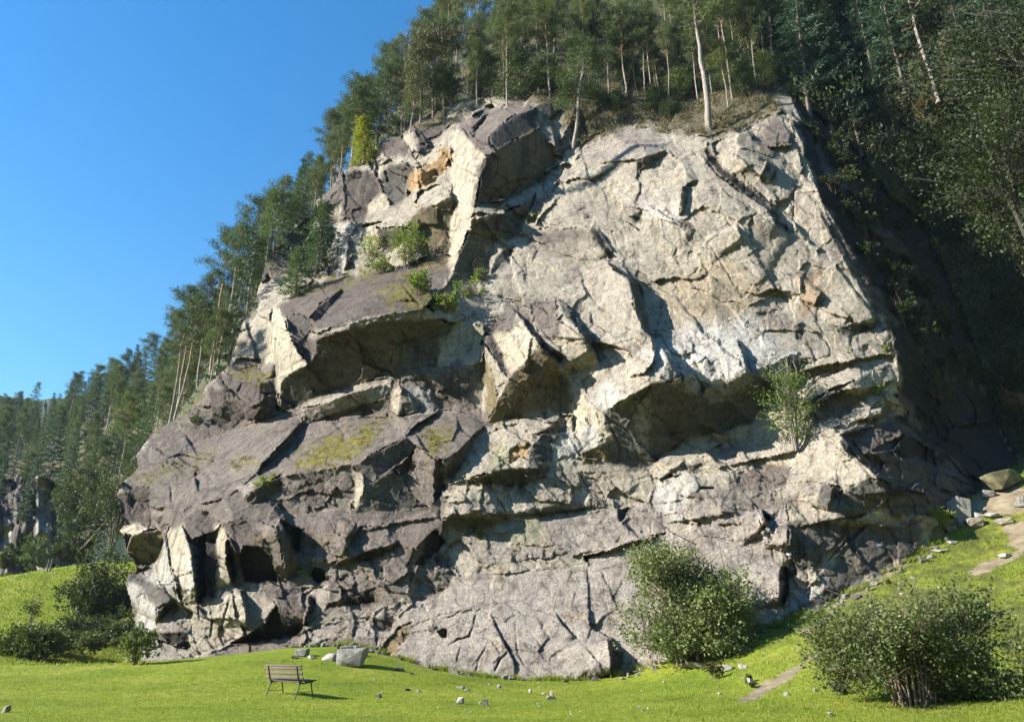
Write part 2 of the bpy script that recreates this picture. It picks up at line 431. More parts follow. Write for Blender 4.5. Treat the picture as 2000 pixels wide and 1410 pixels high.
facets(800, 600, 2.82, '''
C -34 11 buttress|395,200 430,100 520,0 600,28 722,212 600,322 542,372 420,225
N -24 25 +|410,120 520,-20 600,30 560,110 440,160
Y -62 5 +|408,220 462,400 482,520 410,645 403,560
B 52 0 +|400,165 450,150 512,262 542,382 500,340 432,222
C -58 5 +|400,210 430,240 545,465 500,392
R 58 -4 rock_crack|592,28 652,70 765,222 852,292 830,312 720,212
Y 30 -30 overhang|418,645 482,522 545,382 722,214 792,270 792,480 780,562 600,602
Y -8 -14 +|792,270 852,350 925,502 892,582 782,572
C -42 14 rock_flake|850,330 950,400 1000,530 1085,702 1040,690 960,600 900,500
C -45 12 rock_block|888,500 960,560 965,690 900,690
W -22 22 rock_block|778,765 830,690 900,700 965,792 880,842 800,855
W -35 20 rock_block|920,690 980,640 1045,702 960,792
Y 26 -12 rock_block|945,805 1010,770 1088,722 1105,855 960,865
W -15 50 +|945,802 1010,740 1092,712 1075,742 1000,780
E -4 4 rock_block|640,795 720,702 790,702 782,862 700,842
A -10 55 rock_block|650,662 800,590 892,590 822,662 680,702
E 48 -4 +|738,672 822,622 855,692 792,692
C -40 12 +|820,620 890,590 850,690
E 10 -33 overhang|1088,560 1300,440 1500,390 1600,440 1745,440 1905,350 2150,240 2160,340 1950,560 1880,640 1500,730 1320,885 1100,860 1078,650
E 48 -4 +|1500,400 1560,350 1620,440 1600,500 1520,440
A -30 30 rock_block|222,972 390,682 600,642 652,662 642,792 580,882 230,952
E 10 -36 +|225,975 580,888 762,880 785,952 600,992 400,965
D -25 14 +|552,792 642,722 645,800 562,862
A -14 46 rock_ledge|168,1042 230,982 350,960 435,982 300,1052
A -22 30 rock_block|178,1162 200,1082 430,990 602,982 605,1080 542,1142 300,1132
E 10 -38 +|172,1172 300,1130 545,1138 500,1182 300,1242 178,1220
A -12 16 rock_wall|600,1000 780,902 1320,912 1342,962 1312,1092 1232,1112 842,1092 640,1112
E 8 -38 +|620,1112 842,1090 1000,1108 1000,1122 782,1142 555,1142
P -16 32 rock_wall|420,1202 560,1142 800,1142 1150,1102 1320,1082 1482,1182 1422,1262 1100,1312 900,1372 400,1410 160,1300
E 50 -10 rock_crack|1150,1115 1220,1105 1160,1180 1148,1160
B 8 -40 rock_crack|955,1375 1220,1292 1405,1240 1400,1278 1220,1328 980,1405
A -10 42 rock_block|1308,895 1440,802 1560,800 1632,862 1512,862 1380,955
E 45 -10 +|1380,955 1505,838 1515,870 1440,920
E 40 -14 rock_block|1518,862 1632,855 1562,918
C -30 25 rock_block|1518,742 1652,742 1622,832
P -2 32 rock_block|1620,802 1722,742 1962,762 1902,842 1702,882
W -26 30 rock_wall|1325,1085 1360,962 1560,900 1602,1000 1562,1062 1482,1182
B 10 -36 rock_crack|1718,1085 1800,1035 1870,1010 1955,1040 1850,1062 1760,1092
E 48 0 rock_crack|1600,992 1682,990 1642,1102 1618,1102
B 8 -36 rock_crack|-40,860 30,780 0,900 -60,930
''')
facets(220, 880, 2.941, '''
B 8 2 rock_block|22,245 110,212 215,200 215,330 215,440 110,462 60,380
N -10 45 +|20,250 30,215 150,190 110,230
B 50 0 +|60,290 110,240 140,270 100,380
C -32 50 rock_ledge|30,445 90,420 260,440 110,492 80,482
Y 12 -40 overhang|75,582 110,490 262,450 288,482 268,602 212,672 150,662
N -50 10 +|30,450 70,470 85,580 140,650 60,540
W -42 6 rock_wall|150,685 212,670 268,602 288,482 322,642 352,722 392,862 402,912 370,902
N -20 30 rock_block|230,370 290,360 320,430 290,470 260,440
B 45 -20 +|250,370 292,368 292,412 258,420
C -42 14 pillar|308,472 330,430 402,430 442,542 472,722 492,882 482,912 432,955 372,742 330,642
B -10 34 rock_bulge|398,400 470,330 602,400 622,402 580,472 460,512 430,490
R 58 -14 hollow|458,512 582,470 600,560 570,700 560,800 540,832 490,872 470,722 455,602
R 30 -25 +|530,495 582,470 606,622 582,722 587,852 540,832
C -50 10 pillar|580,470 632,402 652,522 652,642 692,762 642,792 587,852 582,722 607,622
R 58 -6 hollow|652,522 672,510 712,702 690,772 655,652
B -10 16 rock_bulge|690,522 620,420 740,380 862,482 912,602 900,652 862,562 742,562 722,602
B -30 10 +|670,510 722,602 762,762 700,782 712,702
R 12 -44 hollow|720,602 760,552 862,552 912,612 952,722 942,752 882,732 832,762 760,752
N -34 10 rock_fin|740,380 932,440 962,562 992,702 987,775 950,742 940,690 912,602 852,482
B 54 0 +|932,440 962,390 1032,562 1085,682 1060,722 1000,752 992,692 962,542
R 60 0 hollow|962,390 1082,452 1080,562 1060,602 1032,552
N -26 26 rock_block|1078,562 1080,462 1150,405 1300,422 1402,422 1402,452 1322,602 1282,632 1212,652 1100,642
N -15 32 rock_block|1278,642 1322,582 1402,442 1692,390 1642,522 1482,572 1342,652
B 45 -10 +|1340,520 1380,440 1420,440 1370,530
R 5 -40 +|1272,648 1482,572 1645,518 1645,562 1482,622 1330,658
N -16 26 rock_block|1212,682 1342,652 1482,622 1652,562 1762,542 1752,642 1722,752 1502,782 1302,862 1240,872
R 5 -40 +|1265,875 1402,802 1502,780 1512,872 1402,882
R 20 -36 hollow|1128,672 1202,682 1217,742 1172,762 1130,722
R 50 -10 rock_crack|1755,545 1860,450 1905,520 1870,562 1782,642 1740,652
N -8 20 rock_block|1700,860 1760,650 1900,580 1960,680 1920,800 1760,860
A -38 12 rock_block|490,882 580,850 702,782 748,800 775,902 772,1012 708,1098 562,1150 430,1200 432,942
B 50 0 +|735,800 762,900 775,1010 795,900 760,820
P -24 14 rock_block|760,802 832,762 932,882 882,962 762,1012 772,902
R 6 -38 hollow|680,1112 882,992 932,890 992,1002 1092,1012 1062,1062 902,1102
B 28 -14 rock_block|930,782 1052,790 1102,902 1092,1012 1002,1002 932,882
P -24 14 rock_block|1050,790 1222,772 1242,872 1212,922 1122,1002 1100,1002 1132,832
R 55 0 +|1132,832 1172,850 1162,912 1110,1002
N -10 44 rock_slab|440,1215 540,1175 700,1115 1062,1065 1085,1100 1002,1162 902,1202 700,1240 440,1250
P -12 40 rock_block|1060,1062 1202,992 1562,972 1562,1052 1382,1072 1242,1092 1100,1132
P -30 30 rock_block|1210,960 1320,890 1420,880 1440,960 1330,990
P -10 30 rock_block|1430,960 1500,880 1620,900 1640,960 1540,990
B 30 -20 +|1480,960 1560,930 1640,960 1600,1040 1540,1040
W -42 20 rock_block|78,752 150,690 250,900 255,982 242,1062 162,1012 100,872
E -12 42 +|78,742 150,688 352,852 330,872 255,902 160,800
B 50 -6 +|352,850 357,892 252,985 258,922 320,870
P -22 40 rock_block|250,1012 380,902 442,962 442,1032 280,1052
R 8 -40 +|280,1050 442,1030 442,1140 330,1105
P -36 20 rock_block|160,1010 242,1062 332,1112 442,1142 442,1205 200,1245 150,1245 120,1000
''')
facets(1350, 600, 2.82, '''
A -6 46 rock_slab|598,542 640,452 950,282 1125,278 1052,352 852,422 762,452
A -10 50 rock_slab|640,402 802,338 640,432
A -6 26 rock_block|828,452 1002,342 1062,338 1052,402 1002,462 862,462
E 10 -26 +|630,572 752,460 1005,460 932,532 822,612 650,612
P -10 50 rock_slab|640,642 762,612 832,652 702,692
P -28 30 rock_block|520,560 560,510 600,540 640,600 640,640 560,680
A -6 32 rock_block|978,572 1082,460 1182,522 1172,592 1092,602 1002,622
E 40 0 +|1050,560 1100,540 1110,590 1060,600
A -25 30 rock_block|848,652 922,590 982,590 942,652
A -20 36 rock_slab|180,922 400,830 562,762 902,822 1032,942 852,992 702,962 562,962 402,1002
N -20 28 rock_block|180,930 420,860 560,880 520,990 380,1010 220,1010
E -32 22 rock_block|678,1062 722,962 832,1002 752,1122
B 40 0 +|740,980 832,1000 750,1060
E 8 12 rock_block|838,1002 982,942 1062,962 1082,1082 902,1172 802,1152
B 10 18 rock_block|1078,1022 1282,1032 1432,1062 1302,1142 1100,1152
P -20 36 rock_wall|-20,1002 362,1002 522,1062 532,1302 20,1420
B 5 20 rock_block|530,1182 762,1162 962,1202 832,1342 562,1372
N 4 26 rock_block|850,1345 972,1202 1262,1182 1222,1332 852,1410
R 48 -5 rock_crack|388,1115 455,1170 420,1178
W -30 20 rock_flake|355,1120 385,1130 460,1380 430,1380
''')
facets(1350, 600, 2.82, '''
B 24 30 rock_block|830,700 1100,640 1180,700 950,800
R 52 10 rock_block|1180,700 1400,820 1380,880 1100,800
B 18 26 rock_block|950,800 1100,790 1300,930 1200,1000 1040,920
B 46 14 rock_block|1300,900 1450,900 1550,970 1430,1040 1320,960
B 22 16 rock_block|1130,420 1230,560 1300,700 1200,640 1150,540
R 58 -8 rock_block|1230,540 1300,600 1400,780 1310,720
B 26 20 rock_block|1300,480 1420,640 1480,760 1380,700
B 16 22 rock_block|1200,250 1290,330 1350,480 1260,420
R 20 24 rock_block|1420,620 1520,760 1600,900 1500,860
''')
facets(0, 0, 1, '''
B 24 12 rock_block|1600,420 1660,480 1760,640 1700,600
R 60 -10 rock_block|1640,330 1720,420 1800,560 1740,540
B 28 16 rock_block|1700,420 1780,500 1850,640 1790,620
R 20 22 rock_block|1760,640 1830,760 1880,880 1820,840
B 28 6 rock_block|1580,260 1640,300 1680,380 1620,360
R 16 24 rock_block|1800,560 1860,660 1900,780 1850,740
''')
facets(1150, 1000, 2.353, '''
G -12 38 rock_slab|-10,560 0,210 200,120 450,100 880,160 905,402 892,505 742,525 502,645 110,750
E -2 30 rock_slab|900,452 1150,190 1282,62 1542,42 1502,182 1202,332 1062,432 900,500
W -26 32 +|895,440 1060,300 1100,350 960,440 900,505
R 50 -5 rock_crack|878,250 910,250 925,372 892,432 880,402
E -5 22 rock_block|900,60 1090,40 1160,120 1050,230 920,310
''')
facets(500, 1200, 2.5, '''
G -13 40 rock_slab|580,170 760,60 900,0 1100,-30 1480,-20 1560,100 1740,292 1560,315 1050,325 860,285 700,245
G -8 38 rock_slab|1480,-10 1560,100 1730,290 1740,120 1640,60 1620,-20
B 52 -6 +|1722,118 1790,190 1795,255 1742,295
B 10 -36 rock_crack|888,78 938,72 932,108 905,112
N 30 -10 +|830,60 880,50 870,100
Y -10 30 rock_block|600,180 700,60 760,40 740,120 640,220
''')

# soft stains, moss and chalk that have a shape of their own: colour, strength, outline in photograph pixels
STAINS = []
def stain(c, s, pts):
    STAINS.append((c, s, pts))
MOSS = (.15, .13, .022)
stain(MOSS, .95, [(580, 890), (640, 850), (720, 838), (735, 860), (700, 890), (640, 915), (585, 922)])
stain(MOSS, .7, [(700, 830), (760, 815), (740, 850), (700, 860)])
stain(MOSS, .95, [(820, 850), (850, 832), (890, 838), (860, 880), (840, 890)])
stain(MOSS, .95, [(455, 722), (500, 713), (520, 735), (515, 752), (480, 740)])
stain(MOSS, .6, [(240, 940), (300, 920), (420, 880), (430, 890), (300, 945)])
stain(MOSS, .6, [(450, 905), (490, 885), (500, 895), (465, 920)])
stain(MOSS, .75, [(560, 560), (610, 545), (700, 530), (770, 530), (700, 550), (600, 575)])
stain(MOSS, .8, [(735, 560), (800, 540), (860, 600), (820, 610), (760, 600)])
stain(MOSS, .6, [(800, 240), (900, 195), (950, 190), (900, 225), (830, 250)])
stain((.10, .085, .04), .9, [(1060, 180), (1500, 150), (1530, 220), (1400, 268), (1240, 240), (1130, 290)])
stain((.13, .10, .03), .8, [(1010, 180), (1130, 165), (1120, 200), (1030, 200)])
stain((.22, .23, .10), .5, [(955, 900), (985, 860), (1000, 880), (985, 925), (960, 930)])
stain((.25, .26, .13), .5, [(985, 1030), (1050, 1000), (1060, 1050), (1000, 1080)])
stain((.44, .435, .42), .5, [(1250, 690), (1400, 610), (1480, 630), (1560, 690), (1480, 740), (1400, 790), (1300, 740)])
stain((.46, .455, .44), .5, [(1150, 770), (1200, 740), (1210, 790), (1160, 800)])
stain((.44, .42, .38), .5, [(1230, 390), (1290, 370), (1350, 430), (1290, 450)])
stain((.26, .15, .06), .5, [(1560, 540), (1600, 530), (1610, 590), (1565, 620)])
stain((.28, .20, .10), .35, [(1280, 560), (1420, 500), (1500, 560), (1420, 640), (1300, 620)])
stain((.13, .107, .088), .5, [(1020, 470), (1080, 440), (1140, 445), (1150, 520), (1120, 560), (1090, 500), (1040, 500)])
stain((.12, .10, .082), .55, [(1000, 570), (1085, 590), (1095, 660), (1050, 640), (1010, 620)])
stain((.14, .115, .095), .5, [(1450, 260), (1530, 232), (1550, 300), (1490, 310)])
stain((.05, .045, .04), .85, [(935, 310), (965, 305), (955, 360), (925, 400), (930, 350)])
stain((.06, .05, .045), .6, [(1015, 300), (1025, 300), (1018, 370), (1010, 360)])
stain((.07, .06, .05), .7, [(840, 750), (870, 735), (920, 735), (915, 790), (860, 790)])
stain((.50, .47, .43), .5, [(790, 745), (830, 740), (850, 800), (800, 805)])
stain((.08, .07, .06), .6, [(1040, 690), (1065, 680), (1060, 740), (1045, 760)])
stain((.10, .11, .09), .6, [(1200, 850), (1270, 830), (1260, 895), (1210, 895)])
stain((.45, .43, .36), .45, [(1240, 790), (1265, 780), (1262, 880), (1245, 880)])
stain((.36, .23, .12), .4, [(745, 1265), (780, 1225), (790, 1245), (760, 1285)])
stain((.11, .09, .08), .5, [(1150, 930), (1175, 915), (1172, 985), (1155, 985)])
stain((.48, .46, .43), .55, [(355, 1100), (375, 1060), (380, 1160), (360, 1170)])

# narrow open joints: width in pixels, depth in metres, points
JOINTS = []
def joint(w, d, x0, y0, sc, text):
    for ln in text.strip().splitlines():
        JOINTS.append((w, d, [(x0 + float(a) / sc, y0 + float(b) / sc) for a, b in (s.split(',') for s in ln.split())]))
joint(4.6, .8, 500, 1200, 2.5, '''1150,0 1190,90 1230,165 1258,215 1268,260 1270,318
1165,272 1195,220 1225,188
940,150 990,120 1040,108 1060,60 1075,0
1470,0 1510,55 1560,105''')
joint(2.6, .5, 500, 1200, 2.5, '''1268,40 1275,180 1310,245 1400,312
1560,105 1640,190 1740,290
1340,90 1400,160 1500,230
1060,310 1090,220 1140,120
1150,270 1195,320
920,200 980,230 1000,160
870,30 960,10 1000,-20''')
joint(3.0, .7, 1000, 200, 2.35, '''640,430 720,500 840,575 900,650
330,560 300,500 380,480
380,365 430,430
950,460 1000,560 1050,625
900,640 1000,800 1020,840
1035,720 1110,790 1190,850
1220,870 1270,920
950,920 1020,915 1090,945
1460,600 1500,620 1560,720
1240,300 1260,340
540,820 600,830 660,870
800,810 870,870
720,810 780,870
460,590 480,660 520,710
720,290 760,330
1296,480 1290,600
600,690 640,680
1350,680 1400,700''')
joint(3.0, .8, 800, 600, 2.82, '''430,985 480,1060 545,1140
580,985 590,1060
930,910 990,1010
1000,1110 1000,1060
1340,1090 1560,1060
1100,640 1160,780 1150,850''')
joint(3.5, .8, 220, 880, 2.941, '''490,890 500,970
560,880 575,960 560,1080
680,830 640,960 620,1060
330,200 340,300
1440,680 1480,740
960,370 930,290
110,290 215,290
1100,830 1150,800
300,480 330,640 370,860''')
joint(3.0, .8, 1350, 600, 2.82, '''520,1060 540,1180 530,1380
750,1400 850,1290 970,1195
340,1100 420,1250 460,1400
90,1020 180,1100
640,1060 720,1130
800,960 840,1000''')
joint(3.0, .7, 450, 600, 3.525, '''1780,1235 1840,1310 1890,1400
650,910 760,830
1330,720 1250,820 1190,880
20,1200 200,1160''')

OUTLINE = [(280, 1345), (270, 1247), (258, 1196), (245, 1140), (250, 1122), (270, 1110), (254, 1088), (244, 1072), (243, 1049), (232, 1036),
           (246, 1021), (234, 997), (227, 965), (238, 941), (258, 925), (270, 910), (264, 890), (278, 868), (301, 843), (330, 822), (362, 808),
           (394, 783), (401, 756), (418, 737), (447, 712), (457, 677), (472, 630), (504, 599), (500, 570), (511, 535), (525, 496), (553, 467),
           (574, 439), (610, 418), (617, 391), (642, 370), (668, 335), (699, 318), (727, 320), (727, 289), (748, 271), (780, 267), (801, 248), (825, 231),
           (846, 218), (874, 206), (902, 194), (947, 189), (1000, 188), (1052, 171), (1105, 175), (1154, 171), (1196, 180), (1227, 164), (1300, 190),
           (1440, 175), (1468, 154), (1496, 147), (1527, 164), (1573, 205), (1636, 255), (1685, 304), (1737, 385), (1800, 430), (1850, 540),
           (1890, 640), (1930, 760), (1960, 850), (1984, 888), (1988, 960), (1960, 1015), (1900, 1050), (1800, 1110), (1700, 1180), (1600, 1230), (1520, 1250),
           (1380, 1290), (1260, 1345), (900, 1345), (780, 1320), (700, 1315), (500, 1320)]

# about how deep the rock stands, metres: the facets' tilts fill in the rest
DEPTHS = [(290, 1300, 58), (450, 1290, 55), (600, 1275, 51), (800, 1300, 45), (1000, 1328, 42.5), (1200, 1325, 41.5), (1370, 1270, 41), (1530, 1210, 40), (1700, 1110, 42),
          (1830, 1020, 46), (1960, 930, 49), (1530, 235, 60), (1700, 560, 57), (1000, 210, 74), (740, 280, 82), (500, 560, 78), (260, 900, 66), (240, 1050, 61), (1740, 700, 53),
          (1850, 640, 63), (1900, 850, 55), (1780, 430, 66), (1250, 240, 68), (1150, 900, 47), (900, 900, 52), (1300, 600, 56), (900, 500, 66), (600, 800, 59), (700, 600, 65), (1650, 300, 70), (1100, 450, 62)]

def rbf(pts, vals, q, eps=0.0):
    """smooth thin-plate interpolation through scattered points"""
    pts = np.asarray(pts, float); vals = np.asarray(vals, float); q = np.asarray(q, float)
    c = pts.mean(0); s = pts.std()
    P = (pts - c) / s; Q = (q - c) / s
    def phi(a, b):
        d2 = ((a[:, None, :] - b[None, :, :]) ** 2).sum(-1)
        return 0.5 * d2 * np.log(d2 + 1e-12)
    n = len(P)
    A = np.zeros((n + 3, n + 3))
    A[:n, :n] = phi(P, P) + eps * np.eye(n)
    A[:n, n] = 1; A[:n, n + 1:] = P; A[n:, :n] = A[:n, n:].T
    w = np.linalg.solve(A, np.r_[vals, 0, 0, 0])
    out = np.empty(len(Q))
    for i in range(0, len(Q), 20000):
        b = Q[i:i + 20000]
        out[i:i + 20000] = phi(b, P) @ w[:n] + w[n] + b @ w[n + 1:]
    return out

STEP = 2.0
GU = np.arange(216, 2072 + .1, STEP); GV = np.arange(140, 1350 + .1, STEP)
U, V = np.meshgrid(GU, GV)
H_, W_ = U.shape
# ragged outlines: look facets up at wobbling places
wob = 1.0
WU = U + wob * (6 * fbm(U / 60, V / 60, 11, 4, .6) + 2.5 * fbm(U / 9, V / 9, 21, 2))
WV = V + wob * (6 * fbm(U / 60, V / 60, 31, 4, .6) + 2.5 * fbm(U / 9, V / 9, 41, 2))
AZ = np.full(U.shape, -16.0); TI = np.full(U.shape, 28.0); BLK = np.zeros(U.shape, int)
TONE = np.tile(np.array(TONES['A']), U.shape + (1,))
BLOCKS = ['rock_face']
FID = np.zeros(U.shape, int)
CALM = np.full(U.shape, .62); HOLE = np.zeros(U.shape)
CALMNESS = dict(rock_wall=.8, rock_face=.62, rock_buttress=.6, rock_slab=.45, rock_bulge=.5, overhang=.6, hollow=.5, pillar=.5, buttress=.35, rock_nose=.4, rock_fin=.4, rock_crack=.5, rock_beam=.6, rock_flake=.6)
HOLLOW = dict(hollow=1.1, rock_crack=.6)
last = 'rock_face'
for k, (c, az, t, nm, pts) in enumerate(FACETS):
    if nm != '+':
        BLOCKS.append(nm); last = nm
    if az > 30: az += 8
    if t < -8: t -= 6
    p = np.array(pts)
    i0, i1 = np.searchsorted(GV, [p[:, 1].min() - 26, p[:, 1].max() + 26]); j0, j1 = np.searchsorted(GU, [p[:, 0].min() - 26, p[:, 0].max() + 26])
    if i1 <= i0 or j1 <= j0: continue
    sl = (slice(i0, i1), slice(j0, j1))
    m = inside(pts, WU[sl], WV[sl])
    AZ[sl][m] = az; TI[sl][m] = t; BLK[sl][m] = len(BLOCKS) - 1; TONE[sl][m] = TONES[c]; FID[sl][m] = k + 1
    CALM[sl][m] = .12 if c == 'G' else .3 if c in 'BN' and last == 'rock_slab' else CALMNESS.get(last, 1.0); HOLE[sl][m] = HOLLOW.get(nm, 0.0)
DARK = (AZ > 30) | (TI < -8)
# broken facets at three sizes, drawn out along the joints of the rock
ca, sa = math.cos(math.radians(-38)), math.sin(math.radians(-38))
XR, YR = (U * ca - V * sa) + 10 * fbm(U / 40, V / 40, 51, 3), (U * sa + V * ca) + 10 * fbm(U / 40, V / 40, 61, 3)
for size, amp, seed, asp in ((70, 18, 5, 1.6), (28, 19, 6, 1.5), (11, 13, 7, 1.3)):
    a, b, e, cx, cy = cells(XR / (size * asp), YR / size, seed)
    amp = amp * CALM
    AZ += amp * np.sign(a - .5) * (2 * np.abs(a - .5)) ** 1.6 * 1.25
    TI += amp * np.sign(b - .5) * (2 * np.abs(b - .5)) ** 1.6 * np.where(DARK, .6, 1.0)
az, ti = np.radians(AZ), np.radians(np.clip(TI, -55, 75))
N = np.stack([np.sin(az) * np.cos(ti), -np.cos(az) * np.cos(ti), np.sin(ti)], -1)
RAY = rays(U, V)
RN = RAY / np.linalg.norm(RAY, axis=-1, keepdims=True)
c = (N * RN).sum(-1)
LIM = -0.16
N = np.where((c > LIM)[..., None], N - (c - LIM)[..., None] * RN, N)
N /= np.linalg.norm(N, axis=-1, keepdims=True)
c = (N * RAY).sum(-1)
GXF = -(N @ RGT) / FPX / c                              # slope of log depth along the picture's two axes
GYF = (N @ UPV) / FPX / c
WGT = np.where(DARK, 0.85, 1.0)
L0 = np.log(rbf([(a, b) for a, b, _ in DEPTHS], [d for *_, d in DEPTHS], np.stack([U[::8, ::8].ravel(), V[::8, ::8].ravel()], 1), 1e-3).clip(36, 92)).reshape(U[::8, ::8].shape)

def up(a, shape):
    """bilinear resize"""
    i = np.linspace(0, a.shape[0] - 1, shape[0]); j = np.linspace(0, a.shape[1] - 1, shape[1])
    i0 = np.minimum(i.astype(int), a.shape[0] - 2); j0 = np.minimum(j.astype(int), a.shape[1] - 2)
    fi = (i - i0)[:, None]; fj = (j - j0)[None]
    return (a[i0][:, j0] * (1 - fi) * (1 - fj) + a[i0 + 1][:, j0] * fi * (1 - fj) + a[i0][:, j0 + 1] * (1 - fi) * fj + a[i0 + 1][:, j0 + 1] * fi * fj)

def solve(h, x, iters, corr=560.0):
    k = int(h / STEP)
    def down(a):
        if k == 1: return a
        hh, ww = (a.shape[0] // k) * k, (a.shape[1] // k) * k
        return a[:hh, :ww].reshape(hh // k, k, ww // k, k).mean((1, 3))
    w = down(WGT); gx = down(GXF * WGT) / w * h; gy = down(GYF * WGT) / w * h
    wx = .5 * (w[:, 1:] + w[:, :-1]); wy = .5 * (w[1:] + w[:-1])
    tx = .5 * (gx[:, 1:] + gx[:, :-1]); ty = .5 * (gy[1:] + gy[:-1])
    lam = (h / corr) ** 2
    l0 = up(L0, w.shape)
    x = l0.copy() if x is None else up(x, w.shape)
    def A(y):
        o = lam * y
        d = wx * (y[:, 1:] - y[:, :-1]); o[:, 1:] += d; o[:, :-1] -= d
        d = wy * (y[1:] - y[:-1]); o[1:] += d; o[:-1] -= d
        return o
    b = lam * l0
    b[:, 1:] += wx * tx; b[:, :-1] -= wx * tx; b[1:] += wy * ty; b[:-1] -= wy * ty
    r = b - A(x); p = r.copy(); rs = (r * r).sum()
    for _ in range(iters):
        q = A(p); al = rs / (p * q).sum(); x = x + al * p; r = r - al * q
        rn = (r * r).sum()
        if rn < 1e-14: break
        p = r + (rn / rs) * p; rs = rn
    return x
LZ = solve(16, None, 300)
LZ = solve(8, LZ, 160)
LZ = solve(4, LZ, 120)
LZ = solve(2, LZ, 70)

# rock breaks along planes: flatten every facet (long ones in several pieces) to its best plane, which leaves crisp edges between them
INV = np.exp(-LZ)                                        # 1 / depth is linear in the picture for any plane
_, _, _, cx, cy = cells(XR / 150, YR / 88, 15)
seg = FID.astype(np.int64) * 4000003 + np.floor(cx * 50).astype(np.int64) * 2003 + np.floor(cy * 50).astype(np.int64)
WHOLE = np.array([False] + [f[0] == 'G' for f in FACETS])[FID]
seg = np.where(WHOLE, FID.astype(np.int64) * 4000003, seg)   # the smooth slabs at the foot are single planes
_, seg = np.unique(seg.ravel(), return_inverse=True)
cnt = np.bincount(seg).astype(float)
mu, mv = np.bincount(seg, U.ravel()) / cnt, np.bincount(seg, V.ravel()) / cnt
du_, dv_ = (U.ravel() - mu[seg]) / 50, (V.ravel() - mv[seg]) / 50; w_ = INV.ravel()
mw = np.bincount(seg, w_) / cnt; dw_ = w_ - mw[seg]
suu, suv, svv = np.bincount(seg, du_ * du_) + .5, np.bincount(seg, du_ * dv_), np.bincount(seg, dv_ * dv_) + .5
suw, svw = np.bincount(seg, du_ * dw_), np.bincount(seg, dv_ * dw_)
det = suu * svv - suv * suv
pa, pb = (suw * svv - svw * suv) / det, (svw * suu - suw * suv) / det
plane_ = (mw[seg] + pa[seg] * du_ + pb[seg] * dv_).reshape(U.shape)
FLATTEN = np.where(cnt > 40, .86, .4)[seg].reshape(U.shape)
INV = INV * (1 - FLATTEN) + plane_ * FLATTEN

# fine relief and open joints
Z = 1 / INV
ROUGHNESS = np.clip(.75 + .8 * fbm(U / 120, V / 120, 70, 3), .25, 1.4) * (.22 + .78 * CALM)
rough = ROUGHNESS * (.07 * fbm(XR / 26, YR / 18, 71, 5, .58))
# flakes: angular sheets that stand a little proud of, or behind, their neighbours
for size, asp, hgt, sd, pw in ((64, 1.9, .55, 111, 2.2), (27, 1.7, .26, 121, 2.4), (13, 1.6, .13, 131, 2.6), (7, 1.5, .055, 141, 2.2)):
    a_, b_, e_, cx_, cy_ = cells(XR / (size * asp), YR / size, sd)
    off = np.sign(a_ - .5) * (2 * np.abs(a_ - .5)) ** pw
    slope = (b_ - .5) * ((XR / (size * asp) - cx_) + (YR / size - cy_)) * 1.2
    rough = rough + ROUGHNESS * hgt * (off + slope)
def seg_dist(pts, u, v):
    d = np.full(u.shape, 1e9)
    for (x1, y1), (x2, y2) in zip(pts[:-1], pts[1:]):
        dx, dy = x2 - x1, y2 - y1
        t = np.clip(((u - x1) * dx + (v - y1) * dy) / (dx * dx + dy * dy + 1e-9), 0, 1)
        d = np.minimum(d, np.hypot(u - x1 - t * dx, v - y1 - t * dy))
    return d
CU, CV = U + 2.5 * fbm(U / 22, V / 22, 91, 3), V + 2.5 * fbm(U / 22, V / 22, 92, 3)
for w, dep, pts in JOINTS:
    p = np.array(pts)
    i0, i1 = np.searchsorted(GV, [p[:, 1].min() - 20, p[:, 1].max() + 20]); j0, j1 = np.searchsorted(GU, [p[:, 0].min() - 20, p[:, 0].max() + 20])
    if i1 <= i0 or j1 <= j0: continue
    sl = (slice(i0, i1), slice(j0, j1))
    dd = seg_dist(pts, CU[sl], CV[sl])
    mid_ = p.mean(0); half = max(np.hypot(*(p - mid_).T).max(), 1)
    w = .27 * w * np.sqrt(np.clip(1.08 - (np.hypot(U[sl] - mid_[0], V[sl] - mid_[1]) / half) ** 2, .02, 1))
    ww = w * np.clip(.75 + 1.1 * fbm(U[sl] / 24, V[sl] / 24, 95, 2), .05, 2)
    rough[sl] = rough[sl] + .75 * dep * np.clip(ww / 1.9, .15, 1) * np.clip(1.2 - dd / np.maximum(ww, 1.9), 0, 1)
# bold steps: the rock on the left of a line stands proud of the rock on its right, and throws a shadow over it
LEDGES = []
def proud(h, x0, y0, sc, text, reach=70):
    for ln in text.strip().splitlines():
        LEDGES.append((h, reach, [(x0 + float(a) / sc, y0 + float(b) / sc) for a, b in (s.split(',') for s in ln.split())]))
proud(1.15, 1000, 200, 2.35, '875,240 900,290 945,340 1010,385 1080,430 1130,455 1170,490 1205,545 1245,590 1285,615', 90)
proud(1.6, 1000, 200, 2.35, '425,715 465,770 550,818 558,870 565,930 580,990 610,1040 655,1088 655,1180 610,1240 540,1260', 90)
proud(1.0, 1000, 200, 2.35, '''200,890 250,930 290,965 310,1040 350,1100 385,1150 400,1200
690,1105 740,1175 800,1230 880,1300
1032,1085 1065,1160 1100,1255''')
proud(.7, 1000, 200, 2.35, '''850,360 790,385 800,440 785,500 760,525
1175,270 1155,320 1140,350
1215,300 1190,340 1175,365
620,470 720,530 840,580
345,570 400,590 445,640 465,700
1030,560 1050,610 1065,630
1425,870 1400,900 1385,935''', 45)
proud(1.0, 800, 600, 2.82, '''592,28 650,95 720,212 800,290 850,335
880,20 920,110 1000,180 1040,300
1370,190 1450,330 1510,420''')
proud(1.0, 220, 880, 2.941, '''958,385 1000,480 1035,562 1085,690
400,430 450,560 475,720 490,870''', 50)
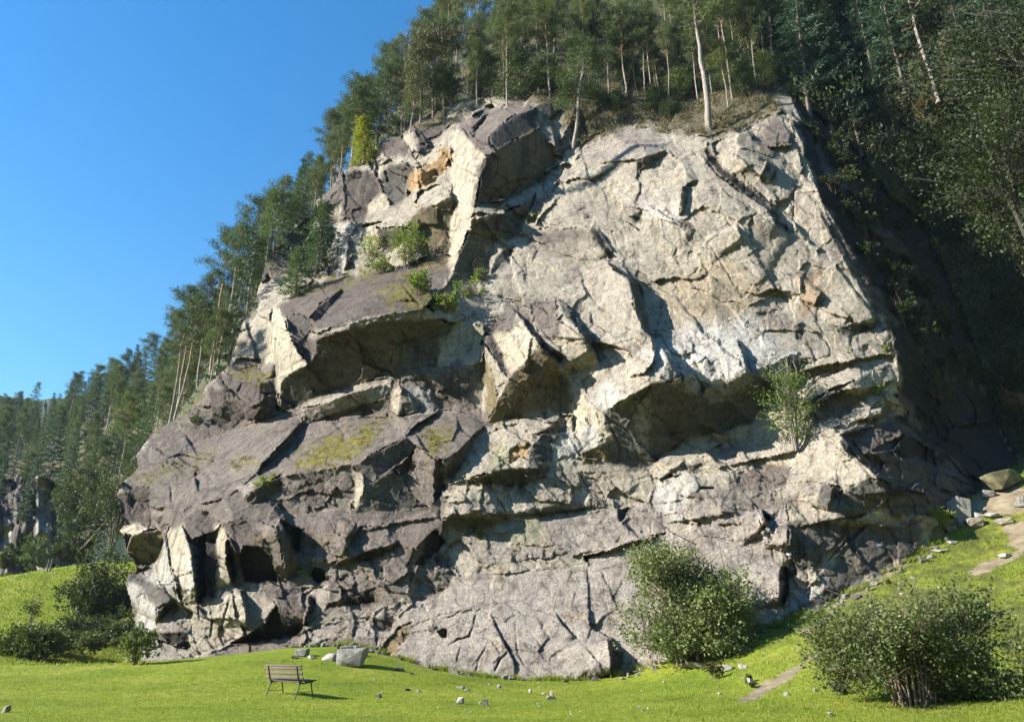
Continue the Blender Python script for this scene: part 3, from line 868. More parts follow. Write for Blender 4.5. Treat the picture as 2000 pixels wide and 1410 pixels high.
proud(.8, 220, 880, 2.941, '''650,520 655,640 690,765
735,800 765,900 770,1010
352,850 300,900 250,985
1130,830 1125,930 1100,1000
1420,440 1370,520 1320,600''', 40)
proud(1.1, 500, 1200, 2.5, '1722,110 1728,180 1740,295', 50)
proud(.3, 500, 1200, 2.5, '''1150,0 1190,90 1230,165 1258,215 1268,260 1270,318
1470,0 1510,55 1560,105''', 30)
proud(1.0, 450, 600, 3.525, '''490,800 345,950 235,1065 195,1150
1750,820 1640,920 1560,1010 1500,1100 1480,1170
1455,715 1300,790 1200,890
380,50 420,220 500,360
240,590 215,690 150,775''', 50)
proud(.8, 1150, 1000, 2.353, '''880,250 885,330 892,432
800,0 830,60 840,100''', 40)
proud(.9, 1350, 600, 2.82, '''740,975 790,990 750,1120
388,1110 400,1150 430,1180
1050,550 1060,600
540,1180 560,1260 540,1350''', 40)
proud(.9, 500, 200, 2.82, '''1160,165 1190,190 1260,70
860,128 905,160 970,262
290,1190 350,1110 470,1030
500,760 530,830 490,930''', 40)
# lips: the rock above a line juts out over the rock below (read from the right down to the left)
proud(1.2, 0, 0, 1, '1745,690 1690,700 1600,716 1500,740 1420,758', 70)
proud(1.2, 0, 0, 1, '1345,738 1300,745 1260,757 1187,800', 60)
proud(.65, 0, 0, 1, '''1705,764 1645,762 1615,776 1572,802
1750,742 1700,758 1640,764
1075,912 1005,916 940,930 878,946
992,1004 920,1004 862,1016
1300,1045 1230,1060 1140,1092
762,776 690,795 590,830
1560,880 1500,893 1440,905''', 45)
proud(.38, 0, 0, 1, '''1160,989 1080,998 1000,1006
780,1062 720,1076 655,1102
860,1010 780,1020 700,1040
1440,1000 1380,1010 1300,1020
1700,1000 1640,1012 1560,1030''', 35)
proud(1.0, 0, 0, 1, '880,622 790,624 730,632 680,646 615,668', 60)
for h, reach, pts in LEDGES:
    p = np.array(pts); R_ = reach * 2.2
    i0, i1 = np.searchsorted(GV, [p[:, 1].min() - R_, p[:, 1].max() + R_]); j0, j1 = np.searchsorted(GU, [p[:, 0].min() - R_, p[:, 0].max() + R_])
    sl = (slice(i0, i1), slice(j0, j1)); uu_, vv_ = U[sl] + 4 * fbm(U[sl] / 24, V[sl] / 24, 151, 3), V[sl] + 4 * fbm(U[sl] / 24, V[sl] / 24, 161, 3)
    best = np.full(uu_.shape, 1e9); side = np.zeros(uu_.shape); along = np.zeros(uu_.shape); tot = 0
    L_ = np.hypot(*np.diff(p, axis=0).T); s0 = 0
    for (x1, y1), (x2, y2), l_ in zip(pts[:-1], pts[1:], L_):
        dx, dy = x2 - x1, y2 - y1
        t_ = np.clip(((uu_ - x1) * dx + (vv_ - y1) * dy) / (l_ * l_ + 1e-9), 0, 1)
        d_ = np.hypot(uu_ - x1 - t_ * dx, vv_ - y1 - t_ * dy)
        m = d_ < best
        best = np.where(m, d_, best); side = np.where(m, (uu_ - x1) * dy - (vv_ - y1) * dx, side); along = np.where(m, s0 + t_ * l_, along); s0 += l_
    side = side * (1 if p[-1, 1] > p[0, 1] else -1)        # lines are read downwards: left is the near side
    taper = np.clip(np.minimum(along, s0 - along) / (.22 * s0 + 1e-6), 0, 1) ** .6
    rough[sl] = rough[sl] - np.where(side < 0, h * np.clip(1 - best / (2.1 * reach), 0, 1) * taper, 0)
Z = Z + rough + HOLE
# tones run past the edges of the facets, in ragged fingers
wi = np.clip(np.arange(H_)[:, None] + (7 * fbm(U / 42, V / 42, 171, 4, .6) + 5 * fbm(U / 12, V / 26, 172, 3)), 0, H_ - 1).astype(int)
wj = np.clip(np.arange(W_)[None] + (7 * fbm(U / 42, V / 42, 181, 4, .6) + 4 * fbm(U / 12, V / 26, 182, 3)), 0, W_ - 1).astype(int)
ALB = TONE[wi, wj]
# soften tone borders a little, then lay stains over them
for _ in range(4):
    ALB[1:-1, 1:-1] = (ALB[1:-1, 1:-1] * 2 + ALB[:-2, 1:-1] + ALB[2:, 1:-1] + ALB[1:-1, :-2] + ALB[1:-1, 2:]) / 6
MIXN = fbm(U / 14, V / 14, 101, 4, .65)
for c_, s_, pts in STAINS:
    p = np.array(pts)
    i0, i1 = np.searchsorted(GV, [p[:, 1].min() - 30, p[:, 1].max() + 30]); j0, j1 = np.searchsorted(GU, [p[:, 0].min() - 30, p[:, 0].max() + 30])
    sl = (slice(i0, i1), slice(j0, j1))
    dd = seg_dist(pts + pts[:1], WU[sl], WV[sl]) * np.where(inside(pts, WU[sl], WV[sl]), 1, -1)
    f = np.clip((.2 if c_ is MOSS else .5) + dd / 18 + (3.2 if c_ is MOSS else 1.3) * MIXN[sl], 0, 1) * s_
    f = np.where(dd < -14, 0, f)
    ALB[sl] = ALB[sl] * (1 - f[..., None]) + np.array(c_) * f[..., None]

MASK = inside(OUTLINE, WU * .6 + U * .4, WV * .6 + V * .4)
P3 = CAM + RAY * Z[..., None]
cliff_z = Z
def cliff_depth(u, v):
    j = int(np.clip(round((u - GU[0]) / STEP), 0, W_ - 1)); i = int(np.clip(round((v - GV[0]) / STEP), 0, H_ - 1))
    return Z[i, j]
def on_cliff(u, v, back=0.0):
    return at(u, v, cliff_depth(u, v) + back)

cellm = MASK[:-1, :-1] & MASK[1:, :-1] & MASK[:-1, 1:] & MASK[1:, 1:]
idx = np.arange(H_ * W_).reshape(H_, W_)
quad = np.stack([idx[1:, :-1], idx[1:, 1:], idx[:-1, 1:], idx[:-1, :-1]], -1)
FLATP = P3.reshape(-1, 3); FLATC = ALB.reshape(-1, 3)
blk = BLK[:-1, :-1]
def rock_piece(name, q, parent):
    ids, inv = np.unique(q.ravel(), return_inverse=True)
    return mesh_obj(name, FLATP[ids], inv.reshape(q.shape), ROCK, parent, False, FLATC[ids])
cliff = None
for b, nm in enumerate(BLOCKS):
    q = quad[cellm & (blk == b)]
    if b == 0:
        # the body: all cells no block claims, and the flanks that run back into the hill
        e = {}
        ii, jj = np.nonzero(cellm)
        pad = np.pad(cellm, 1)
        fl = []
        for di, dj, a_, b_ in ((-1, 0, 3, 2), (1, 0, 1, 0), (0, -1, 0, 3), (0, 1, 2, 1)):
            m = cellm & ~pad[1 + di:1 + di + cellm.shape[0], 1 + dj:1 + dj + cellm.shape[1]]
            fl.append(quad[m][:, [a_, b_]])
        fl = np.concatenate(fl)
        ids, inv = np.unique(np.r_[q.ravel(), fl.ravel()], return_inverse=True)
        n = len(ids)
        pv = FLATP[ids]; qf = inv[:q.size].reshape(q.shape); ef = inv[q.size:].reshape(-1, 2)
        sk = []
        vs = [pv]; cs = [FLATC[ids]]
        prev = ef
        for k, (dy, dz) in enumerate(((1.5, -.3), (5, -2.0), (14, -6.0))):
            u_ids, u_inv = np.unique(ef.ravel(), return_inverse=True)
            base = sum(len(x) for x in vs)
            w_ = pv[u_ids] + np.array([0, dy, dz]) + .4 * np.random.RandomState(k).randn(len(u_ids), 3) * (k > 0)
            vs.append(w_); cs.append(FLATC[ids][u_ids])
            cur = base + u_inv.reshape(-1, 2)
            sk.append(np.stack([prev[:, 1], prev[:, 0], cur[:, 0], cur[:, 1]], 1))
            prev = cur
        cliff = mesh_obj('cliff', np.concatenate(vs), np.concatenate([qf] + sk), ROCK, None, False, np.concatenate(cs))
        tag(cliff, 'tall sunlit grey and beige rock cliff with overhangs, pillars and shaded right side', None, None, 'structure')
    elif len(q) > 8:
        rock_piece(nm, q, cliff)
# ------------------------------------------------------------------ terrain
BASE_LINE = [(270, 1302), (330, 1300), (400, 1297), (460, 1292), (520, 1288), (570, 1276), (620, 1264), (690, 1260), (745, 1266), (800, 1298), (860, 1308), (940, 1322), (1000, 1328),
             (1100, 1328), (1205, 1325), (1275, 1290), (1350, 1265), (1440, 1235), (1530, 1213), (1600, 1190), (1700, 1140), (1780, 1085), (1835, 1020), (1900, 965)]
tp = []
for u_, v_ in BASE_LINE:
    p = on_cliff(u_, v_)
    tp.append(p); tp.append(p + np.array([0, 10, -1.5]))
for x_ in (-30, -18, -8, 0, 6):
    for y_ in (2, 12, 20, 28):
        tp.append(np.array([x_ * (.5 + y_ / 30), y_, 0.0]))
tp += [at(*a) for a in [(1470, 1375, 21.5), (1590, 1275, 30), (1700, 1230, 32), (1850, 1330, 24), (1990, 1200, 30), (1990, 1060, 39), (1930, 940, 48), (2000, 905, 50), (1900, 1085, 41),
                        (1300, 1318, 36), (1990, 1395, 18.5), (1420, 1300, 35), (2150, 900, 46), (2200, 1150, 28),
                        (60, 1290, 52), (0, 1240, 60), (100, 1180, 80), (170, 1100, 104), (60, 1118, 104), (-60, 1135, 104), (240, 1200, 76), (232, 1292, 60), (-150, 1250, 60), (-200, 1150, 100),
                        (100, 1135, 135), (-150, 1150, 135)]]
tp += [np.array(a) for a in [(20, 4, 2.0), (30, 14, 8.0), (-60, 10, 0.0), (45, 30, 18.0)]]
tp = np.array(tp)
MX = np.arange(-125, 62, .42); MY = np.arange(3, 142, .42)
mx, my = np.meshgrid(MX, MY)
cz = rbf(tp[:, :2], tp[:, 2], np.stack([mx[::6, ::6].ravel(), my[::6, ::6].ravel()], 1), 2e-3).reshape(mx[::6, ::6].shape)
ci = np.interp(np.arange(len(MY)), np.arange(0, len(MY), 6), np.arange(cz.shape[0])); cj = np.interp(np.arange(len(MX)), np.arange(0, len(MX), 6), np.arange(cz.shape[1]))
i0 = np.minimum(ci.astype(int), cz.shape[0] - 2); j0 = np.minimum(cj.astype(int), cz.shape[1] - 2); fi = (ci - i0)[:, None]; fj = (cj - j0)[None]
MZ = cz[i0][:, j0] * (1 - fi) * (1 - fj) + cz[i0 + 1][:, j0] * fi * (1 - fj) + cz[i0][:, j0 + 1] * (1 - fi) * fj + cz[i0 + 1][:, j0 + 1] * fi * fj
LUMPY = np.clip((mx - 9) / 8, 0, 1) * np.clip((my - 12) / 8, 0, 1)
MZ = MZ + .07 * fbm(mx / 5, my / 5, 201, 4) + LUMPY * (.28 * fbm(mx / 2.4, my / 2.4, 211, 4, .6) + .12 * np.floor(4 * fbm(mx / 5, my / 3, 221, 2)) * .3)
def meadow_z(x, y):
    fx = np.clip((np.asarray(x) - MX[0]) / .42, 0, len(MX) - 1.001); fy = np.clip((np.asarray(y) - MY[0]) / .42, 0, len(MY) - 1.001)
    a, b = fy.astype(int), fx.astype(int); ta, tb = fy - a, fx - b
    return MZ[a, b] * (1 - ta) * (1 - tb) + MZ[a + 1, b] * ta * (1 - tb) + MZ[a, b + 1] * (1 - ta) * tb + MZ[a + 1, b + 1] * ta * tb
def hit(u, v):
    """where the line of sight through a photo pixel meets the meadow"""
    u, v = np.atleast_1d(np.asarray(u, float)), np.atleast_1d(np.asarray(v, float))
    r = rays(u, v); d = np.full(u.shape, 160.0); done = np.zeros(u.shape, bool)
    for t in np.arange(6, 140, .2):
        p = CAM + r * t
        m = ~done & (p[..., 2] < meadow_z(p[..., 0], p[..., 1]))
        d[m] = t; done |= m
    return (CAM + r * d[..., None]), done
def ground(u, v):
    return Vector(hit(u, v)[0][0])

PATHS = [[(1990, 935), (1930, 950), (1900, 985), (1920, 1010), (2010, 1000)], [(2010, 1010), (1960, 1060), (2010, 1080)], [(1990, 1070), (1900, 1110), (1870, 1128), (1920, 1120), (1980, 1095)],
         [(1725, 1135), (1680, 1150), (1660, 1158), (1690, 1158)], 
         [(1595, 1268), (1570, 1290), (1490, 1335), (1432, 1375), (1450, 1375), (1520, 1340), (1590, 1290)], [(1940, 1030), (2010, 1020), (2010, 1050)], [(1560, 1230), (1640, 1190), (1630, 1200), (1570, 1245)]]
pu, pv, pd = pix(np.stack([mx, my, MZ], -1))
bare = np.zeros(mx.shape)
for pts in PATHS:
    q = inside(pts, pu + 8 * fbm(mx / .9, my / .9, 231, 3), pv + 5 * fbm(mx / .9, my / .9, 241, 3)) & (pd > 5)
    bare = np.maximum(bare, q * 1.0)
bw = np.array([on_cliff(*q) for q in BASE_LINE])[:, :2]
fd_ = np.full(mx.shape, 1e9)
for (x1, y1), (x2, y2) in zip(bw[:-1], bw[1:]):
    t_ = np.clip(((mx - x1) * (x2 - x1) + (my - y1) * (y2 - y1)) / ((x2 - x1) ** 2 + (y2 - y1) ** 2), 0, 1)
    fd_ = np.minimum(fd_, np.hypot(mx - x1 - t_ * (x2 - x1), my - y1 - t_ * (y2 - y1)))
bare = np.maximum(bare, .5 * np.exp(-(fd_ / 1.1) ** 2))     # trodden soil along the foot of the rock
for _ in range(1):
    bare[1:-1, 1:-1] = (bare[1:-1, 1:-1] * 2 + bare[:-2, 1:-1] + bare[2:, 1:-1] + bare[1:-1, :-2] + bare[1:-1, 2:]) / 6
def bare_at(x, y):
    return bare[np.clip(((y - MY[0]) / .42).round().astype(int), 0, len(MY) - 1), np.clip(((x - MX[0]) / .42).round().astype(int), 0, len(MX) - 1)]

def meadow_material():
    m, nt, ns, ls, bs = new_mat('meadow')
    co = ns.new('ShaderNodeTexCoord').outputs['Object']
    at_ = node(ns, 'ShaderNodeAttribute', attribute_name='Col'); sp = ns.new('ShaderNodeSeparateColor'); ls.new(at_.outputs['Color'], sp.inputs[0])
    n1 = node(ns, 'ShaderNodeTexNoise', Scale=.22, Detail=5.0, Roughness=.65); ls.new(co, n1.inputs['Vector'])
    n2 = node(ns, 'ShaderNodeTexNoise', Scale=3.4, Detail=6.0, Roughness=.7); ls.new(co, n2.inputs['Vector'])
    r1 = ramp(ns, [(.30, (.10, .15, .016)), (.50, (.18, .22, .022)), (.66, (.26, .265, .04)), (.8, (.29, .25, .07))]); ls.new(n1.outputs['Fac'], r1.inputs[0])
    r2 = ramp(ns, [(.3, (.55, .6, .5)), (.52, (1, 1, 1)), (.75, (1.3, 1.2, 1.1))]); ls.new(n2.outputs['Fac'], r2.inputs[0])
    g = mixc(ns, ls, 'MULTIPLY', 1.0, r1.outputs[0], r2.outputs[0])
    n8 = node(ns, 'ShaderNodeTexNoise', Scale=.9, Detail=6.0, Roughness=.7); ls.new(co, n8.inputs['Vector'])
    r8 = ramp(ns, [(.40, .25), (.58, .95)]); ls.new(n8.outputs['Fac'], r8.inputs[0])
    k8 = ns.new('ShaderNodeMath'); k8.operation = 'MULTIPLY'; ls.new(r8.outputs[0], k8.inputs[0]); ls.new(sp.outputs[1], k8.inputs[1])
    g = mixc(ns, ls, 'MIX', k8.outputs[0], g, (.085, .085, .025))
    n3 = node(ns, 'ShaderNodeTexNoise', Scale=1.2, Detail=6.0, Roughness=.65); ls.new(co, n3.inputs['Vector'])
    r3 = ramp(ns, [(.35, (.15, .115, .07)), (.65, (.29, .235, .155))]); ls.new(n3.outputs['Fac'], r3.inputs[0])
    # bare earth where it is trodden, and in specks on the rough bank (green channel)
    a = ns.new('ShaderNodeMath'); a.operation = 'MULTIPLY_ADD'; ls.new(n3.outputs['Fac'], a.inputs[0]); a.inputs[1].default_value = .9
    ls.new(sp.outputs[0], a.inputs[2])
    r4 = ramp(ns, [(.82, 0.0), (1.0, 1.0)]); ls.new(a.outputs[0], r4.inputs[0])
    ls.new(mixc(ns, ls, 'MIX', r4.outputs[0], g, r3.outputs[0]), bs.inputs['Base Color'])
    bs.inputs['Roughness'].default_value = .95; bs.inputs['Specular IOR Level'].default_value = .1
    b = node(ns, 'ShaderNodeBump', Strength=.9, Distance=.08); ls.new(n2.outputs['Fac'], b.inputs['Height']); ls.new(b.outputs[0], bs.inputs['Normal'])
    return m
idm = np.arange(mx.size).reshape(mx.shape)
mq = np.stack([idm[:-1, :-1], idm[:-1, 1:], idm[1:, 1:], idm[1:, :-1]], -1).reshape(-1, 4)
meadow = mesh_obj('meadow', np.stack([mx, my, MZ], -1).reshape(-1, 3), mq, meadow_material(), None, True, np.stack([bare.ravel(), LUMPY.ravel(), np.zeros(mx.size)], 1))
tag(meadow, 'sunlit green meadow rising in a rough bank at the foot of the cliff', None, None, 'structure')
# the land beyond the meadow sheet, so the ground goes on to the horizon
far = mesh_obj('valley_floor', [(-800, -800, -3), (800, -800, -3), (800, 800, -3), (-800, 800, -3)], [(0, 1, 2, 3)], plain_mat('valley', (.07, .10, .03), .95, .3, .02), None)
tag(far, 'valley floor beyond the meadow', None, None, 'structure')
# unseen wooded mountains, added behind the camera to cut the low sky's light
ov, of = [], []
AN = np.radians(np.arange(-100, 191, 3.0))               # from ahead right, round behind, to ahead left; 0 = +x
for k, a_ in enumerate(-AN):
    hgt_ = 160 + 50 * math.sin(k * .21) + 25 * math.sin(k * .9 + 1) + 12 * math.sin(k * 2.3)
    for r_, f_ in ((260, 0.0), (350, .35), (460, .75), (580, 1.0), (760, .6)):
        ov.append((r_ * math.cos(a_), r_ * math.sin(a_), -3.2 + hgt_ * f_ * (1.35 if -2.3 < a_ < 0.6 else .8)))
    if k:
        for q_ in range(4):
            of.append(((k - 1) * 5 + q_, (k - 1) * 5 + q_ + 1, k * 5 + q_ + 1, k * 5 + q_))
opp = mesh_obj('added_mountain_ring', ov, of, plain_mat('far_forest', (.035, .055, .025), .95, .4, .02), None, True)
tag(opp, 'unseen wooded mountains added to block low sky light', None, None, 'structure')

# the wooded mountainside behind and above the cliff
hp = [at(*a) for a in [(1540, 175, 70), (1400, 185, 72), (1250, 190, 75), (1100, 190, 80), (950, 200, 83), (860, 235, 87), (770, 290, 91), (690, 350, 96), (620, 440, 100), (560, 560, 100),
                       (500, 640, 98), (430, 760, 92), (300, 880, 82), (250, 1000, 78), (240, 1100, 80), (120, 1095, 112), (0, 1120, 118), (-100, 1130, 118),
                       (-150, 960, 300), (0, 880, 260), (120, 830, 235), (230, 800, 205), (330, 745, 180), (420, 680, 160), (500, 570, 145), (590, 450, 136), (680, 330, 130), (780, 215, 127), (880, 110, 127),
                       (1000, 0, 130), (1250, -60, 125), (1500, -60, 115), (1300, 100, 92), (1100, 120, 95), (900, 140, 103),
                       (1700, 150, 69), (1850, 100, 69), (2000, 0, 70), (1800, -60, 78), (1650, -20, 80), (2000, 300, 66), (2250, 200, 64)]]
hp += [np.array(a) for a in [(60, 180, 140), (0, 240, 130), (-80, 290, 100), (-230, 340, 70), (100, 150, 120), (-260, 200, 40), (-180, 140, 8), (95, 80, 45), (95, 40, 20), (28, 22, -6), (45, 26, 0), (65, 32, 8), (34, 38, 4), (50, 44, 14), (0, 25, -6), (15, 25, -6), (-18, 28, -6), (-42, 42, -4), (-60, 70, 0)]]
# ... which meets the rock just behind its upper edge all the way round
top = OUTLINE[15:-14]
for (a_, b_), (c_, d_) in zip(top[:-1], top[1:]):
    n_ = max(1, int(math.hypot(c_ - a_, d_ - b_) / 30))
    for k in range(n_):
        u_, v_ = a_ + (c_ - a_) * k / n_, b_ + (d_ - b_) * k / n_
        uu, vv = (u_ + 10 if u_ < 800 else u_ if u_ < 1530 else u_ - 12), v_ + (10 if 500 < u_ < 1600 else 2)
        hp.append(on_cliff(uu, vv) + np.array([0, 3.0, -.6]))
for v_ in range(300, 900, 60):
    e_ = [u_ for u_ in range(1500, 2060, 4) if MASK[int((v_ - GV[0]) / STEP), int((u_ - GU[0]) / STEP)]][-1]
    hp.append(at(e_ + 120, v_ + 10, cliff_depth(e_ - 10, v_) + 1.5))
hp = np.array(hp)
HX = np.arange(-270, 112, 1.5); HY = np.arange(40, 345, 1.5)
hx, hy = np.meshgrid(HX, HY)
HZ = rbf(hp[:, :2], hp[:, 2], np.stack([hx.ravel(), hy.ravel()], 1), 3e-3).reshape(hx.shape)
HZ = HZ + .9 * fbm(hx / 9, hy / 9, 301, 4, .55)
def hill_z(x, y):
    fx = np.clip((np.asarray(x, float) - HX[0]) / 1.5, 0, len(HX) - 1.001); fy = np.clip((np.asarray(y, float) - HY[0]) / 1.5, 0, len(HY) - 1.001)
    a, b = fy.astype(int), fx.astype(int); ta, tb = fy - a, fx - b
    return HZ[a, b] * (1 - ta) * (1 - tb) + HZ[a + 1, b] * ta * (1 - tb) + HZ[a, b + 1] * (1 - ta) * tb + HZ[a + 1, b + 1] * ta * tb
def before_cliff(p, slack=0.6):
    """true where a point would stand in front of the rock face, or at its foot"""
    u_, v_, d_ = pix(p)
    j = np.clip(((u_ - GU[0]) / STEP).round().astype(int), 0, W_ - 1); i = np.clip(((v_ - GV[0]) / STEP).round().astype(int), 0, H_ - 1)
    ins = (u_ > GU[0]) & (u_ < GU[-1]) & (v_ > GV[0]) & (v_ < 1500)
    return ins & (MASK[i, j] | (v_ > 1345)) & (d_ < Z[i, j] + slack)
hpnt = np.stack([hx, hy, HZ], -1)
bad = before_cliff(hpnt, 1.0) | (HZ < np.where((hx < 62) & (hy < 141), meadow_z(hx, hy), -99) - 2.0)
hu, hv, hd = pix(hpnt)
bad |= (hu < 135) & (hv > 925) & (hd < 134)
bad |= (hu > 1520) & (hv > -160) & (hd < 90) | (hu < 300) & (hv > 900) & (hd < 105) | (hd < 30)
idh = np.arange(hx.size).reshape(hx.shape)
hq = np.stack([idh[:-1, :-1], idh[:-1, 1:], idh[1:, 1:], idh[1:, :-1]], -1).reshape(-1, 4)
hq = hq[~bad.ravel()[hq].any(1)]
def hill_material():
    m, nt, ns, ls, bs = new_mat('forest_floor')
    co = ns.new('ShaderNodeTexCoord').outputs['Object']
    n1 = node(ns, 'ShaderNodeTexNoise', Scale=.35, Detail=7.0, Roughness=.65); ls.new(co, n1.inputs['Vector'])
    r1 = ramp(ns, [(.36, (.022, .035, .010)), (.5, (.05, .052, .016)), (.6, (.095, .075, .026)), (.72, (.16, .14, .11))]); ls.new(n1.outputs['Fac'], r1.inputs[0])
    ls.new(r1.outputs[0], bs.inputs['Base Color']); bs.inputs['Roughness'].default_value = .95
    b = node(ns, 'ShaderNodeBump', Strength=.8, Distance=.4); ls.new(n1.outputs['Fac'], b.inputs['Height']); ls.new(b.outputs[0], bs.inputs['Normal'])
    return m
hill = mesh_obj('hillside', hpnt.reshape(-1, 3), hq, hill_material(), None, True)
tag(hill, 'steep wooded mountainside rising behind the cliff', None, None, 'structure')
print('terrain ok', MZ.min(), MZ.max(), HZ.min(), HZ.max())

def hill_depth(u, v):
    for t in np.arange(74, 220, .5):
        p = at(u, v, t)
        if p[2] < hill_z(p[0], p[1]): return t
    return 100.0
# the gully side right of the cliff: one slope from the rim of the shaded wall out past the right edge of the view
gp = []
for (a_, b_), (c_, d_) in zip(OUTLINE[:-1], OUTLINE[1:]):
    if a_ < 1500 or b_ > 880 or c_ < a_: continue
    for k in range(3):
        u_, v_ = a_ + (c_ - a_) * k / 3, b_ + (d_ - b_) * k / 3
        gp.append((u_, v_, cliff_depth(u_ - 14, v_ + 6) + .9))
gp += [(1960, 870, cliff_depth(1955, 880) + .8), (2060, 880, cliff_depth(2055, 890) + .8), (2060, 1000, cliff_depth(2050, 990) + 1.0), (2250, 1000, 56), (2250, 800, 57), (2250, 500, 60), (2250, 200, 62), (2250, -100, 66), (1900, -100, 80), (1700, -60, 90), (1750, 120, 76), (1950, 120, 71), (2050, 400, 67), (2080, 650, 63)]
gp += [(u_, v_, hill_depth(u_, v_) + 1.5) for u_ in (1495, 1535) for v_ in (-100, -50, 0, 50, 95, 130)]
qu, qv = np.meshgrid(np.arange(1500, 2251, 6.0), np.arange(-100, 1001, 6.0))
qd = rbf([(a, b) for a, b, _ in gp], [c for *_, c in gp], np.stack([qu.ravel(), qv.ravel()], 1), 1e-3).reshape(qu.shape)
qd = qd + 1.0 * fbm(qu / 50, qv / 50, 311, 4, .55)
jj, ii = np.clip(((qu - GU[0]) / STEP).round().astype(int), 0, W_ - 1), np.clip(((qv - GV[0]) / STEP).round().astype(int), 0, H_ - 1)
covered = MASK[ii, jj] & (qv > GV[0]) & (qu < 2071)
qd = np.where(covered, np.maximum(qd, Z[ii, jj] + 1.2), qd)
def gully_depth(u, v):
    return qd[int(np.clip(round((v + 100) / 6), 0, qd.shape[0] - 1)), int(np.clip(round((u - 1500) / 6), 0, qd.shape[1] - 1))]
idq = np.arange(qu.size).reshape(qu.shape)
gq = np.stack([idq[1:, :-1], idq[1:, 1:], idq[:-1, 1:], idq[:-1, :-1]], -1)
deep_in = covered[:-1, :-1] & covered[1:, 1:]
near_edge = np.zeros_like(deep_in); dn = deep_in.copy()
for _ in range(6):
    e_ = np.pad(dn, 1, constant_values=True); dn = e_[1:-1, 1:-1] & e_[:-2, 1:-1] & e_[2:, 1:-1] & e_[1:-1, :-2] & e_[1:-1, 2:]
gully = mesh_obj('gully_slope', at(qu, qv, qd).reshape(-1, 3), gq[~dn], hill.data.materials[0], None, True)
tag(gully, 'dark overgrown slope closing the gully right of the cliff', None, None, 'structure')
# ------------------------------------------------------------------ vegetation builders
rs = np.random.RandomState(7)
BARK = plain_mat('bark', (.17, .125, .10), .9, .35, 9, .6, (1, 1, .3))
def pine_bark():
    m, nt, ns, ls, bs = new_mat('pine_bark')
    co = ns.new('ShaderNodeTexCoord').outputs['Object']
    sp = ns.new('ShaderNodeSeparateXYZ'); ls.new(co, sp.inputs[0])
    r = ramp(ns, [(.0, (.31, .26, .225)), (.42, (.34, .27, .22)), (.62, (.38, .24, .15)), (1.0, (.34, .19, .10))])
    mr = node(ns, 'ShaderNodeMapRange'); mr.inputs['From Max'].default_value = 18.0; ls.new(sp.outputs[2], mr.inputs[0]); ls.new(mr.outputs[0], r.inputs[0])
    mp = node(ns, 'ShaderNodeMapping'); mp.inputs['Scale'].default_value = (1, 1, .25); ls.new(co, mp.inputs[0])
    n = node(ns, 'ShaderNodeTexNoise', Scale=7.0, Detail=5.0); ls.new(mp.outputs[0], n.inputs['Vector'])
    r2 = ramp(ns, [(.35, .5), (.65, 1.25)]); ls.new(n.outputs['Fac'], r2.inputs[0])
    ls.new(mixc(ns, ls, 'MULTIPLY', 1.0, r.outputs[0], r2.outputs[0]), bs.inputs['Base Color'])
    bs.inputs['Roughness'].default_value = .9
    b = node(ns, 'ShaderNodeBump', Strength=.7, Distance=.05); ls.new(n.outputs['Fac'], b.inputs['Height']); ls.new(b.outputs[0], bs.inputs['Normal'])
    return m
PINE_BARK = pine_bark()
PALE_BARK = plain_mat('pale_bark', (.27, .225, .19), .85, .35, 8, .6, (1, 1, .35))
DARK_BARK = plain_mat('dark_bark', (.06, .05, .042), .9, .3, 8, .4)
DEAD_WOOD = plain_mat('dead_wood', (.16, .14, .125), .9, .3, 8)
PINE_LEAF = leaf_material('pine_needles', (.038, .066, .025), (.115, .15, .05), .3, .25)
SPRUCE_LEAF = leaf_material('spruce_needles', (.022, .055, .034), (.075, .13, .065), .2, .2)
LARCH_LEAF = leaf_material('larch_needles', (.04, .08, .038), (.115, .165, .062), .35, .25)
YELLOW_LARCH_LEAF = leaf_material('yellowing_needles', (.14, .17, .03), (.30, .30, .05), .4, .1)
BUSH_LEAF = leaf_material('bush_leaves', (.065, .098, .026), (.26, .295, .11), .28, .08)
BANK_LEAF = leaf_material('bank_bush_leaves', (.042, .066, .018), (.175, .205, .065), .28, .05)
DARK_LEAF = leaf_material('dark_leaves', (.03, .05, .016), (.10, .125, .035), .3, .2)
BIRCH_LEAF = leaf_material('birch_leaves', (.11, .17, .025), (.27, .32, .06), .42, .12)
SHADE_LEAF = leaf_material('shade_dark_leaves', (.013, .024, .006), (.045, .064, .013), .3, .2)  # green darkened so the gully's shade is put into the leaf colour
RUST_LEAF = leaf_material('rusty_twigs', (.05, .05, .018), (.15, .12, .045), .2, .2)
STRAW = leaf_material('dry_grass', (.20, .13, .05), (.42, .30, .13), .3, .1)
GRASS_LEAF = leaf_material('grass_blades', (.10, .155, .014), (.33, .345, .055), .4, 0.0)

